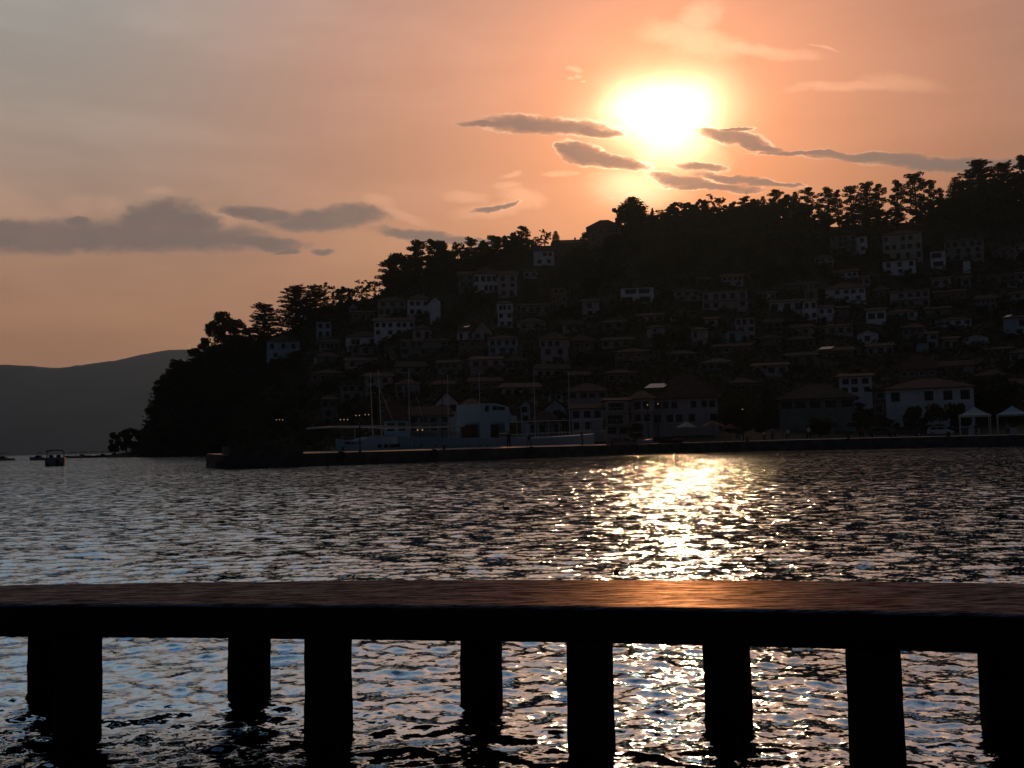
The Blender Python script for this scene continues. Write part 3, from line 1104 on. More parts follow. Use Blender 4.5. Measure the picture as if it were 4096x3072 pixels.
house(3278, 3332, 1232, 1292, 1216, 2, [2, 1], W, RF, {'jetty': 1}, 'white house with a pair of dark windows and an overhanging floor', 'the dark pair house', kind='side')
house(3335, 3394, 1234, 1268, 1220, 1, 2, BR, RF, {}, 'brown house with a pale corner pillar', 'the pale pillar house', kind='side')
house(3468, 3543, 1242, 1294, 1226, 1, 2, W, RF, {'wide': 1}, 'white house with one large square opening beside a pale pier', 'the square opening house', kind='side')
house(3280, 3408, 1306, 1342, 1290, 1, 4, PK, RF, {}, 'dull rose house with a wide low roof', 'the dull rose house')
house(3432, 3512, 1336, 1374, 1318, 1, 1, W, RF, {}, 'pale gabled house left of the twin roof collectors', 'the pale gabled house', kind='gable')
house(3472, 3570, 1386, 1420, 1368, 1, 3, PK, RF, {}, 'rose house with two framed windows under the pale gabled house', 'the two-frame rose house', kind='side')
house(3275, 3410, 1404, 1430, 1384, 1, 5, BR, RF, {'panel': -.25}, 'brown roofed row house carrying bright slanting collectors', 'the bright collector row', kind='side')
house(3148, 3266, 1424, 1462, 1404, 1, 2, GR, RD, {}, 'grey house with a sloping white parapet', 'the sloping parapet house', kind='side')
house(3015, 3150, 1464, 1504, 1446, 1, 3, PK, RF, {'balcony': 1}, 'low rose house shaded by a dark tree', 'the shaded rose house', kind='side')
house(3326, 3424, 942, 1014, 922, 3, [4, 4, 3], GR, RD, {'balcony': 1}, 'grey three storey apartment house with stacked balconies', 'the stacked balcony house', kind='shed')
house(3426, 3470, 946, 1014, 932, 2, [1, 1], W, RD, {}, 'light corner block attached to the stacked balcony house', 'the light corner block', kind='shed')
house(3538, 3686, 936, 1038, 908, 3, [5, 5, 4], CR, RF, {}, 'tall cream house with three rows of windows and a hipped roof', 'the tall cream house')
house(3536, 3660, 1042, 1100, 1036, 2, [3, 3], W, RD, {}, 'white terrace house directly below the tall cream house', 'the white terrace house', kind='shed')
house(3726, 3782, 1004, 1074, 990, 2, [1, 1], W, RD, {'wide': 1}, 'white rounded bay house with two wide dark openings', 'the wide opening bay house', kind='shed')
house(3784, 3930, 962, 1040, 945, 3, [5, 4, 4], GR, RD, {}, 'broad grey building with three rows of windows on the upper right', 'the broad grey building', kind='side')
house(3855, 3882, 1042, 1090, 1034, 1, 0, W, RD, {}, 'thin white wall sliver below the broad grey building', 'the thin white sliver', kind='shed')
house(3730, 3802, 1116, 1148, 1104, 1, 2, PK, RF, {}, 'rose cottage with two small windows on the right slope', 'the rose cottage', kind='side')
house(3845, 3882, 1112, 1146, 1100, 1, 1, GR, RF, {}, 'small square grey house right of the rose cottage', 'the square grey house', kind='side')
house(3916, 4066, 1104, 1128, 1090, 1, 4, GR, RD, {}, 'long grey house near the right edge under dark trees', 'the long edge house', kind='side')
house(4030, 4066, 1130, 1148, 1126, 1, 1, GR, RD, {}, 'little annex below the long house near the right edge', 'the little annex', kind='shed')
house(3567, 3715, 1166, 1232, 1152, 2, [5, 5], PK, RF, {'balcony': 1}, 'rose house with framed windows in two rows and thin balconies', 'the framed window house', kind='side')
house(3738, 3862, 1168, 1202, 1154, 1, 4, BR, RF, {}, 'brown veranda house right of the framed window house', 'the brown veranda house', kind='side')
house(3706, 3800, 1236, 1266, 1222, 1, 1, GR, RF, {}, 'plain grey wall house in the middle of the right slope', 'the plain grey house', kind='side')
house(4024, 4140, 1272, 1346, 1256, 2, [1, 1], BL, RD, {'panel': -.35, 'small': 1}, 'bluish blank house at the right edge with a glinting collector', 'the blank edge house', kind='side')
house(3858, 3950, 1352, 1378, 1336, 1, 0, W, RF, {}, 'white sloping gable between brown roofs on the lower right', 'the sloping white gable', kind='gable')
house(3712, 3752, 1336, 1392, 1322, 2, [1, 1], BL, RF, {}, 'narrow bluish house left of a dark tall doorway', 'the narrow bluish house', kind='side')
house(3668, 3712, 1372, 1406, 1358, 1, 0, BL, RF, {}, 'low bluish shed beside the narrow bluish house', 'the low bluish shed', kind='shed')
house(3778, 3832, 1356, 1408, 1342, 1, 2, CR, RF, {'wide': 1}, 'cream house with two tall dark doorways', 'the tall doorway house', kind='side')
house(3940, 4038, 1400, 1418, 1384, 1, 3, PK, RD, {}, 'thin rose wall under a wide roof near the right edge', 'the thin rose wall', kind='side')
house(3600, 3742, 1480, 1512, 1416, 1, 4, BR, RF, {}, 'house with a big plain red brown roof slope', 'the big plain roof', D=190)
house(3122, 3412, 1597, 1640, 1530, 1, 5, GR, RD, {'wide': 1}, 'long low inn with wide openings under a great dark hipped roof', 'the long low inn', D=165)
house(3362, 3486, 1508, 1578, 1490, 2, [3, 3], W, RF, {}, 'white house with a tall shutter rising behind the long low inn', 'the white shutter house', D=185, kind='side')
house(3557, 3882, 1555, 1662, 1508, 2, [5, 0], W, RD, {}, 'long white waterfront house with large dark windows on its upper floor', 'the long waterfront house', D=168)
house(3495, 3550, 1560, 1660, 1545, 2, [1, 1], BR, RD, {}, 'narrow brown house between the long low inn and the long waterfront house', 'the narrow infill house', D=172, kind='shed')

# closely packed houses filling the rows between the ones above
hr = random.Random(91)
labs = set()


def clash(x0, x1, ya, yb):
    for a, b, c, d in ALLBOX:
        if x0 < b - 4 and x1 > a + 4 and ya < d - 2 and yb > c + 3:
            return True
    return False


WN = {W: 'white', CR: 'cream', PK: 'rose', GR: 'grey', BR: 'brown', ST: 'stone', BL: 'bluish'}
KN = {'hip': 'hipped', 'side': 'long', 'gable': 'gabled'}
base_houses = list(HOUSES)
n_in, tr_ = 0, 0
while n_in < 48 and tr_ < 6000:
    tr_ += 1
    cx = hr.uniform(1290, 4130)
    lo, hi_ = (1290, 1600) if cx < 2300 else ((1290, 1560) if cx < 2750 else (1130, 1570))
    if cx > 3280:
        lo = 960
    yb = hr.uniform(lo, hi_)
    big = .75 + .5 * (yb - 950) / 600
    wpx = hr.uniform(60, 130) * big
    fl = hr.choice([1, 2, 2])
    hpx = (24 if fl == 1 else 40) * big * hr.uniform(.85, 1.15)
    rpx = hr.uniform(14, 24) * big
    x0, x1 = cx - wpx / 2, cx + wpx / 2
    if yb - hpx - rpx < interp(cx, RIDGE) + 50:
        continue
    if clash(x0, x1, yb - hpx - rpx, yb):
        continue
    wl = hr.choice([PK, GR, BR, GR, CR, ST, BR, PK, W])
    kd = hr.choice(['hip', 'side', 'side', 'hip'])
    near = sorted(base_houses, key=lambda h_: (h_[0] - cx) ** 2 + (h_[1] - yb) ** 2)
    lab = None
    for h_ in near[:4]:
        dx_, dy_ = cx - h_[0], yb - hpx / 2 - h_[1]
        wd = ('right of' if dx_ > 0 else 'left of') if abs(dx_) > abs(dy_) * 1.3 else ('below' if dy_ > 0 else 'above')
        for adv in ('just', 'farther'):
            l_ = f"{'low' if fl == 1 else 'two storey'} {WN[wl]} {KN[kd]} roofed house {adv} {wd} {h_[2]}"
            if l_ not in labs:
                lab = l_
                break
        if lab:
            break
    if not lab:
        continue
    labs.add(lab)
    ext = {}
    if hr.random() < .3:
        ext['balcony'] = 1
    if hr.random() < .3:
        ext['jetty'] = 1
    if hr.random() < .3:
        ext['chimney'] = 1
    nb = len(HOUSES)
    house(x0, x1, yb - hpx, yb, yb - hpx - rpx, fl, [hr.choice([2, 3, 4]), hr.choice([1, 2, 3])], wl, hr.choice([RF, RD, RD]), ext, lab, f"the {WN[wl]} house near {h_[2][4:]}", yaw=hr.uniform(-12, 12), kind=kd)
    HOUSES.pop()
    n_in += 1
# ------------------------------------------------------------------ trees
def leaf_quads(cent, nrm_up, size, g):
    """random small leaf sprays round the given points"""
    n = len(cent)
    a = g.normal(size=(n, 3))
    a /= np.linalg.norm(a, axis=1)[:, None]
    b = np.cross(a, g.normal(size=(n, 3)))
    b /= np.linalg.norm(b, axis=1)[:, None]
    b[:, 2] *= nrm_up
    a[:, 2] *= nrm_up
    s = size * g.uniform(.6, 1.35, (n, 1))
    v = np.stack([cent - a * s - b * s * .5, cent + a * s * .9 - b * s * .6, cent + a * s * 1.1 + b * s * .5, cent - a * s * .8 + b * s * .6], 1)
    return v.reshape(-1, 3)


def crown_mesh(name, pts, size, g, mat_, up=.8):
    v = leaf_quads(np.array(pts), up, size, g)
    q = np.arange(len(v)).reshape(-1, 4)
    return np_mesh(name, v, q, mat_)


def clump(c, r, n, g):
    """points in a lumpy ball"""
    d = g.normal(size=(n, 3))
    d /= np.linalg.norm(d, axis=1)[:, None]
    rad = g.uniform(.35, 1.0, (n, 1)) ** .5
    return np.array(c) + d * rad * np.array(r)


def proto(kind, seed):
    """unit tree: about 1 m high and scaled up by its user. returns (trunk mesh, crown mesh)"""
    g = np.random.default_rng(seed)
    H = 10.0
    tr = MB()
    pts = []
    if kind == 'broad':
        tr.path([(0, 0, -.8), (.1, 0, 2.2), (.0, .1, 4.5), (.2, 0, 6.5)], [.32, .24, .17, .07])
        size, up, mt = .24, .8, M['leaf']
        for k in range(17):
            t = g.uniform(0, 2 * PI)
            z = g.uniform(2.6, 8.8)
            rr = 2.9 * math.sqrt(max(.05, 1 - ((z - 5.2) / 4.6) ** 2)) * g.uniform(.35, 1.0)
            c = (rr * math.cos(t), rr * math.sin(t), z)
            tr.tube((0, 0, min(z - .6, 5.2) * .75), c, .10, .03, 5)
            s = g.uniform(.75, 1.35)
            pts.append(clump(c, (s, s, s * .8), 190, g))
    elif kind == 'dense':
        tr.path([(0, 0, -.8), (0, .1, 2), (.1, 0, 5)], [.3, .24, .1])
        size, up, mt = .26, .8, M['leaf']
        for k in range(24):
            t = g.uniform(0, 2 * PI)
            z = g.uniform(1.0, 8.9)
            rr = 3.2 * math.sqrt(max(.04, 1 - ((z - 4.2) / 5.2) ** 2)) * g.uniform(.3, 1.0)
            s = g.uniform(.9, 1.5)
            pts.append(clump((rr * math.cos(t), rr * math.sin(t), z), (s, s, s * .85), 170, g))
            if k % 3 == 0:
                tr.tube((0, 0, 2), (rr * math.cos(t), rr * math.sin(t), z), .1, .03, 5)
    elif kind == 'pine':
        lean = g.uniform(-.4, .4)
        tr.path([(0, 0, -.8), (lean * .3, 0, 3.5), (lean, .1, 7.0), (lean * 1.1, 0, 9.4)], [.28, .22, .14, .05])
        size, up, mt = .2, .5, M['needle']
        for k in range(21):
            z = 2.0 + 7.5 * (k / 20) + g.uniform(-.2, .2)
            t = k * 2.4 + g.uniform(-.5, .5)
            mx = 2.7 * math.sqrt(max(.08, 1 - ((z - 5.0) / 5.2) ** 2))
            rr = mx * g.uniform(.45, 1.05)
            x0_ = lean * z / 9
            c = (x0_ + rr * math.cos(t), rr * math.sin(t), z + .25)
            tr.tube((x0_, 0, z - .35), c, .075, .025, 5)
            for u in (.55, 1.0):
                cc = (x0_ + rr * u * math.cos(t), rr * u * math.sin(t), z + .25 * u + .05)
                pts.append(clump(cc, (.95, .95, .45), 95, g))
        pts.append(clump((lean, 0, 9.4), (.7, .7, .6), 120, g))
    elif kind == 'cedar':
        tr.path([(0, 0, -.8), (0, 0, 5), (.1, 0, 9.8)], [.32, .2, .04])
        size, up, mt = .19, .28, M['needle']
        for k in range(17):
            z = 1.2 + 8.2 * (k / 16) + g.uniform(-.15, .15)
            L = 3.9 * (1 - (z / 10.4) ** 2.4) * g.uniform(.75, 1.1) + .6
            for b_ in range(6):
                t = b_ * 2 * PI / 6 + k * 1.1 + g.uniform(-.4, .4)
                LL = L * g.uniform(.55, 1.15)
                tip = (LL * math.cos(t), LL * math.sin(t), z + .16 * LL * g.uniform(.0, 1.6))
                tr.tube((0, 0, z), tip, .06, .012, 4)
                m_ = max(3, int(LL * 2.8))
                for u in np.linspace(.2, 1.0, m_):
                    cc = (tip[0] * u, tip[1] * u, z + (tip[2] - z) * u - .03 + g.uniform(-.08, .08))
                    w_ = .62 * (1.2 - u * .75)
                    pts.append(clump(cc, (w_, w_, .2), 18, g))
    elif kind == 'fir':
        tr.path([(0, 0, -.8), (0, 0, 5), (0, 0, 9.9)], [.28, .18, .03])
        size, up, mt = .17, .6, M['needle']
        for k in range(17):
            z = .9 + 8.7 * (k / 16)
            prof = 3.5 * min(1.0, (10.3 - z) / 5.2) ** .75
            for b_ in range(8):
                t = b_ * 2 * PI / 8 + k * .7 + g.uniform(-.25, .25)
                LL = prof * g.uniform(.72, 1.1)
                tip = (LL * math.cos(t), LL * math.sin(t), z + .16 * LL)
                tr.tube((0, 0, z), tip, .05, .012, 4)
                for u in np.linspace(.3, 1.0, max(3, int(LL * 2.3))):
                    cc = (tip[0] * u, tip[1] * u, z + (tip[2] - z) * u)
                    pts.append(clump(cc, (.34, .34, .2), 11, g))
    elif kind == 'cypress':
        tr.path([(0, 0, -.8), (0, 0, 5), (0, 0, 9.6)], [.2, .14, .03])
        size, up, mt = .17, 1.0, M['needle']
        for k in range(26):
            z = .8 + 9.1 * k / 25
            rr = .95 * min(1, (10.2 - z) / 5.5) ** .8
            t = g.uniform(0, 2 * PI)
            pts.append(clump((rr * .35 * math.cos(t), rr * .35 * math.sin(t), z), (rr * .8, rr * .8, .5), 60, g))
    elif kind == 'open':
        tr.path([(0, 0, -.8), (.2, 0, 2.5), (-.1, .1, 5.5), (.2, 0, 8.8)], [.24, .18, .11, .03])
        size, up, mt = .19, .8, M['leaf']
        for k in range(20):
            t = g.uniform(0, 2 * PI)
            z = g.uniform(3.0, 9.4)
            rr = 2.6 * math.sqrt(max(.06, 1 - ((z - 6.2) / 4) ** 2)) * g.uniform(.4, 1.1)
            c = (rr * math.cos(t), rr * math.sin(t), z)
            zz = max(2.0, z - 2.0)
            tr.tube((0, 0, zz), c, .07, .015, 5)
            for j in range(3):
                c2 = (c[0] + g.uniform(-.8, .8), c[1] + g.uniform(-.8, .8), c[2] + g.uniform(-.4, .9))
                tr.tube(c, c2, .025, .008, 4)
                pts.append(clump(c2, (.42, .42, .34), 26, g))
    elif kind == 'bush':
        tr.path([(0, 0, -.6), (0, 0, .8), (.3, 0, 2.6)], [.16, .12, .05])
        size, up, mt = .42, .8, M['scrub']
        for k in range(15):
            t = g.uniform(0, 2 * PI)
            z = g.uniform(.8, 7.6)
            rr = 4.6 * math.sqrt(max(.05, 1 - (z / 9.4) ** 2)) * g.uniform(.2, 1.0)
            s = g.uniform(1.3, 2.2)
            pts.append(clump((rr * math.cos(t), rr * math.sin(t), z), (s, s, s * .8), 110, g))
    P = np.concatenate(pts)
    c = crown_mesh('crown', P, size, g, mt, up)
    t = tr.build('trunk', M['trunk'])
    return t, c


PROTO = {}
HALFW = {'broad': 3.9, 'dense': 4.1, 'pine': 3.4, 'cedar': 3.9, 'fir': 3.6, 'cypress': 1.0, 'open': 3.2, 'bush': 5.5}
for i_, (kd, n_) in enumerate((('broad', 3), ('dense', 3), ('pine', 4), ('cedar', 3), ('fir', 2), ('cypress', 1), ('open', 3), ('bush', 3))):
    PROTO[kd] = []
    for s_ in range(n_):
        t_, c_ = proto(kd, 100 * i_ + s_ + 3)
        PROTO[kd].append([t_.data, c_.data])
        bpy.data.objects.remove(t_)
        bpy.data.objects.remove(c_)
NAMES = {'broad': 'broadleaf_tree', 'dense': 'broadleaf_tree', 'pine': 'pine_tree', 'cedar': 'cedar_tree', 'fir': 'fir_tree', 'cypress': 'cypress_tree', 'open': 'slender_tree', 'bush': 'bush'}
tcount = 0


def tree(kind, px, ytop, yfoot, wpx, D, label, group, cat='tree'):
    global tcount
    base = at_y(px, yfoot, D)
    h = (yfoot - ytop) * D / FPX
    w = wpx * D / FPX
    r = empty(NAMES[kind], base, (tcount * 2.399) % 6.283)
    sx = w / (2 * HALFW[kind])
    r.scale = (sx, sx, h / 10.0 * (1.0 if kind != 'bush' else 1.1))
    tag(r, label, cat, group)
    tm, cm = PROTO[kind][tcount % len(PROTO[kind])]
    for nm, me in (('trunk', tm), ('crown', cm)):
        o = bpy.data.objects.new(nm, me)
        C.objects.link(o)
        o.parent = r
    tcount += 1
    return r


RG = 'trees along the skyline of the hill'
RIDGE_TREES = [
    # kind, px, top row, foot row, width px, description
    ('dense', 897, 1228, 1400, 150, 'big rounded dark tree leaning out at the cliff edge'),
    ('bush', 818, 1345, 1415, 60, 'ragged bush on the cliff brow left of the big rounded tree'),
    ('bush', 706, 1432, 1485, 70, 'low shrub at the step in the cliff top'),
    ('bush', 778, 1388, 1450, 70, 'bushy shrub clinging between the cliff step and the brow'),
    ('bush', 655, 1498, 1550, 50, 'shrub hanging on the steep cliff nose'),
    ('cedar', 1057, 1205, 1400, 150, 'dark cedar with a curved tip beside the big rounded cliff tree'),
    ('cedar', 1185, 1132, 1350, 190, 'broad flat layered cedar with a pointed leader'),
    ('cedar', 1262, 1135, 1320, 150, 'flat topped cedar merging with the pointed layered cedar'),
    ('dense', 975, 1290, 1400, 120, 'low dark tree filling the dip between cliff tree and cedar'),
    ('open', 1300, 1132, 1240, 60, 'thin see-through tree just right of the flat topped cedar'),
    ('open', 1335, 1140, 1240, 50, 'second thin see-through tree in the row above the tiny pale gable'),
    ('broad', 1365, 1137, 1245, 70, 'small leafy tree in the middle of the open row'),
    ('broad', 1405, 1145, 1250, 60, 'short leafy tree directly above the tiny pale gable'),
    ('open', 1447, 1115, 1230, 85, 'open crowned tree with sky showing through its middle'),
    ('open', 1500, 1126, 1220, 70, 'lacy tree at the foot of the great rounded grove'),
    ('pine', 1560, 1040, 1215, 120, 'pine with feathery left edge at the start of the grove'),
    ('dense', 1600, 1000, 1190, 150, 'rounded tree on the left shoulder of the grove'),
    ('pine', 1668, 962, 1170, 140, 'tallest rounded pine of the grove left of centre'),
    ('pine', 1728, 955, 1150, 90, 'small peaked pine on the top of the grove'),
    ('dense', 1768, 950, 1150, 120, 'domed tree forming the top right of the grove'),
    ('open', 1832, 970, 1110, 70, 'spindly tree in the gap right of the grove dome'),
    ('pine', 1888, 948, 1100, 90, 'bushy pine right of the spindly tree'),
    ('broad', 1935, 950, 1090, 70, 'small round tree left of the middle skyline pines'),
    ('pine', 1975, 938, 1080, 80, 'medium pine in the middle of the left skyline'),
    ('broad', 2015, 928, 1070, 80, 'leafy tree just left of the tall knobbly pine'),
    ('pine', 2050, 930, 1060, 70, 'short pine pressed against the tall knobbly pine'),
    ('pine', 2090, 903, 1050, 90, 'tall knobbly pine standing above its neighbours'),
    ('open', 2150, 950, 1020, 70, 'wispy tree left of the uneven skyline roofs'),
    ('open', 2180, 914, 1000, 60, 'slender leaning tree left of the small fir'),
    ('fir', 2224, 922, 985, 34, 'small pointed fir poking over the uneven skyline roofs'),
    ('bush', 2345, 925, 990, 60, 'spiky bush under the eaves of the big skyline roof'),
    ('fir', 2530, 785, 892, 128, 'great dense fir standing alone near the big skyline roof'),
    ('cypress', 2611, 832, 890, 26, 'small cypress with a pointed tip right of the great fir'),
    ('open', 2650, 838, 900, 70, 'lacy low tree just right of the small cypress'),
    ('broad', 2702, 802, 905, 90, 'round crowned tree under the bright sky left of the glow'),
    ('broad', 2757, 798, 900, 80, 'leafy tree right of the round crowned tree'),
    ('broad', 2798, 790, 900, 70, 'tree with a ragged top left of the spreading star shaped tree'),
    ('open', 2838, 772, 890, 80, 'spreading star shaped tree with thin upright sprays'),
    ('open', 2880, 790, 890, 60, 'thin tree right of the star shaped tree'),
    ('broad', 2925, 800, 890, 70, 'low leafy tree in the dip right of the thin tree'),
    ('pine', 2985, 785, 890, 90, 'rounded pine left of the radio mast'),
    ('broad', 3025, 788, 890, 70, 'leafy tree right of the radio mast'),
    ('fir', 3055, 782, 890, 46, 'little conical fir in the dip between rounded pines'),
    ('pine', 3108, 754, 890, 90, 'pine with a double peak'),
    ('broad', 3148, 770, 890, 70, 'low tree right of the double peaked pine'),
    ('fir', 3185, 763, 890, 60, 'blunt conical fir in the middle right skyline'),
    ('pine', 3238, 746, 905, 88, 'rounded pine left of the bright gap'),
    ('pine', 3312, 747, 915, 100, 'round headed pine right of the bright gap'),
    ('pine', 3356, 758, 915, 60, 'slim pine with sky below its branches'),
    ('pine', 3408, 738, 915, 90, 'tall dark pine between the slim pine and the layered one'),
    ('cedar', 3470, 718, 915, 110, 'layered cedar with flat tiers on the right skyline'),
    ('pine', 3522, 730, 905, 80, 'spreading pine right of the flat tiered cedar'),
    ('pine', 3592, 722, 900, 90, 'bushy pine with daylight among its lower limbs'),
    ('pine', 3668, 690, 895, 120, 'great pine with a clumped rounded head on the right'),
    ('pine', 3728, 716, 895, 80, 'pine with drooping clumps right of the great clumped pine'),
    ('pine', 3762, 750, 890, 60, 'small pine stepping down into the right hand notch'),
    ('fir', 3828, 704, 870, 90, 'conical dark fir left of the tall cedars'),
    ('dense', 3795, 785, 880, 110, 'low dense tree in the notch before the tall cedars'),
    ('cedar', 3920, 630, 850, 190, 'tallest spreading cedar near the right edge'),
    ('cedar', 4022, 637, 850, 150, 'second tall cedar with a flat crest at the right'),
    ('pine', 4092, 624, 840, 110, 'tall pine cut by the right edge of the skyline'),
    ('dense', 3975, 720, 860, 150, 'dense dark tree between the two tall cedars'),
    ('broad', 462, 1722, 1826, 60, 'round tree at the tip of the low spit'),
    ('broad', 505, 1704, 1826, 80, 'taller round tree on the low spit'),
    ('dense', 548, 1712, 1822, 80, 'dense tree where the spit meets the cliff'),
    ('bush', 590, 1712, 1820, 70, 'dark bush tucked against the cliff foot'),
    ('bush', 448, 1776, 1828, 40, 'little bush at the very end of the spit'),
]
for kd, px, yt, yf, wp, lb in RIDGE_TREES:
    D = interp(px, DF) - 6 if px > 600 else 350
    tree(kd, px, yt, yf, wp * 1.08, D, lb, RG if px > 600 else 'trees on the low spit', 'bush' if kd == 'bush' else 'tree')

# lower trees standing between and behind the named ones
FILLERS = []
for k_, x_ in enumerate(range(1580, 4110, 41)):
    if 2120 < x_ < 2480 or 3325 < x_ < 3352 or 3620 < x_ < 3650:
        continue
    near_ = sorted(RIDGE_TREES, key=lambda r_: abs(r_[1] - x_))[0]
    gfr = random.Random(k_)
    ry_ = interp(x_, RIDGE)
    lo_ = 3290 < x_ < 3720
    top_ = ry_ - (ry_ - near_[2]) * gfr.uniform(.45, .8) * (.55 if lo_ else 1)
    kd_ = gfr.choice(['dense', 'broad', 'dense', 'pine'])
    nm_ = ' '.join(near_[5].split()[:5])
    if nm_.split()[-1] in ('of', 'the', 'at', 'a', 'in', 'on', 'with'):
        nm_ = ' '.join(nm_.split()[:-1])
    side_ = 'left' if x_ < near_[1] else 'right'
    hh_ = 'half as high' if top_ > ry_ - 60 else 'nearly as high'
    lab_ = f"tree {hh_}, close on the {side_} of the {nm_}"
    if lab_ in FILLERS:
        lab_ = f"tree {hh_}, farther on the {side_} of the {nm_}"
    if lab_ in FILLERS:
        continue
    FILLERS.append(lab_)
    tree(kd_, x_, top_, ry_ + 22, gfr.uniform(70, 105), interp(x_, DF) - 10, lab_, 'filler trees along the skyline')

# trees between the houses; each is named by the house it stands nearest
g = random.Random(23)
used = set()
placed = []


def rel(dx, dy):
    if abs(dx) > abs(dy) * 1.3:
        return 'right of' if dx > 0 else 'left of'
    return 'below' if dy > 0 else 'above'


ADJ = {'broad': 'dark leafy tree', 'dense': 'dense dark tree', 'pine': 'dark pine', 'fir': 'pointed fir', 'cypress': 'slim cypress', 'bush': 'low bush', 'cedar': 'spreading cedar'}
EXT = ['just', 'a little', 'some way', 'well', 'far']
tries = 0
nfill = 0
while nfill < 300 and tries < 16000:
    tries += 1
    px = g.uniform(600, 4120)
    yr_, yb_ = interp(px, RIDGE), base_py(px)
    t = g.random() ** .9
    if px < 1250 and t < .05:
        continue
    yf = yb_ + (yr_ - yb_) * t
    if px > 1300 and yf > 1700:
        continue
    kd = g.choice(['broad', 'dense', 'dense', 'pine', 'bush', 'broad', 'bush', 'cypress', 'pine'])
    if px < 1200:
        kd = g.choice(['bush', 'bush', 'dense'])
    hpx = {'broad': 70, 'dense': 75, 'pine': 85, 'bush': 38, 'cypress': 70}[kd] * g.uniform(.75, 1.25) * (interp(px, DN) / slope_depth(px, yf)) ** .4
    wp = {'broad': 66, 'dense': 74, 'pine': 60, 'bush': 62, 'cypress': 18}[kd] * g.uniform(.8, 1.3)
    if yf - hpx < yr_ - 12 and not (kd == 'bush'):
        hpx = max(30, yf - yr_ + 12)
        if hpx < 36:
            continue
    D = slope_depth(px, yf)
    bad = False
    for x0, x1, ya, yb in ALLBOX:
        # keep the fronts of the houses clear
        if x0 - wp * .42 < px < x1 + wp * .42 and yf - hpx < yb - .38 * (yb - ya) and yf > ya - 6:
            bad = True
            break
    if bad:
        continue
    if any(abs(px - a) < wp * .42 and abs(yf - b) < 20 for a, b in placed):
        continue
    near = sorted(HOUSES, key=lambda h: (h[0] - px) ** 2 + (h[1] - yf) ** 2)
    lab = None
    for h_ in near[:5]:
        dd = math.hypot(h_[0] - px, h_[1] - yf)
        for e_ in ([EXT[min(4, int(dd / 55))]] + EXT):
            l_ = f"{ADJ[kd]} {e_} {rel(px - h_[0], yf - hpx * .4 - h_[1])} {h_[2]}"
            if l_ not in used:
                lab = l_
                break
        if lab:
            break
    if not lab:
        continue
    used.add(lab)
    placed.append((px, yf))
    tree(kd, px, yf - hpx, yf + 4, wp, D - .5, lab, 'trees between the houses of the slope', 'bush' if kd == 'bush' else 'tree')
    nfill += 1

for kd_, px_, yt_, yf_, wp_, D_, lb_ in (
        ('bush', 3660, 1615, 1738, 110, 160, 'rounded hedge bush before the left part of the long waterfront house'),
        ('bush', 3745, 1608, 1738, 120, 159, 'tall hedge bush before the middle of the long waterfront house'),
        ('bush', 3835, 1604, 1738, 120, 160, 'hedge bush before the right part of the long waterfront house'),
        ('dense', 2950, 1570, 1738, 190, 150, 'big dark plane tree between the maroon restaurant and the long low inn'),
        ('dense', 3060, 1600, 1738, 130, 153, 'dark tree just left of the long low inn'),
        ('broad', 3440, 1640, 1738, 120, 151, 'small leafy tree before the gap right of the long low inn'),
        ('bush', 3280, 1665, 1742, 150, 154, 'clipped dark shrub along the front of the long low inn'),
        ('dense', 4010, 1470, 1690, 190, 172, 'large dark tree rising behind the two market tents'),
        ('dense', 3925, 1500, 1680, 130, 175, 'dark tree at the right end of the long waterfront house'),
        ('broad', 2255, 1640, 1742, 60, 151, 'slim dark tree before the faded rose quay house'),
        ('bush', 2545, 1690, 1752, 80, 150, 'dark shrub at the foot of the rose bay house')):
    tree(kd_, px_, yt_, yf_, wp_, D_, lb_, 'trees along the promenade', 'bush' if kd_ == 'bush' else 'tree')

# scrub covering the open slope and the cliff: too much to count
gg = np.random.default_rng(77)
pts = []
for _ in range(8500):
    px = gg.uniform(560, 4250)
    yr_, yb_ = interp(px, RIDGE), base_py(px)
    t = gg.uniform(0, 1)
    p = on_hill(px, yb_ + (yr_ - yb_) * t)
    if px > 1300 and t < .06:
        continue
    s = gg.uniform(.8, 2.2) * (1.3 if px < 1200 else 1)
    pts.append(clump((p.x, p.y - .6, p.z + .4), (s * 1.3, s, s * .8), 15, gg))
P = np.concatenate(pts)
o = crown_mesh('undergrowth', P, .5, gg, M['scrub'])
tag(o, 'dark scrub and brambles covering the slope and the cliff', 'undergrowth', kind='stuff')
# ------------------------------------------------------------------ quay and pier
QE = [(897, 1873, 1.12), (1200, 1864, 1.1), (1600, 1850, 1.12), (2000, 1836, 1.15), (2330, 1824, 1.18), (2700, 1812, 1.22), (3117, 1803, 1.3), (3500, 1795, 1.35), (4096, 1783, 1.35), (4500, 1775, 1.35)]
qx = [q[0] for q in QE]


def edge(px):
    """point of the quay's front edge, at its top"""
    py = interp(px, [(a, b) for a, b, c in QE])
    z = interp(px, [(a, c) for a, b, c in QE])
    p = at_z(px, py, 0.0)
    return Vector((p.x, p.y, z))


def quay_depth(px, back=1.5):
    p = edge(px)
    return p.y + back


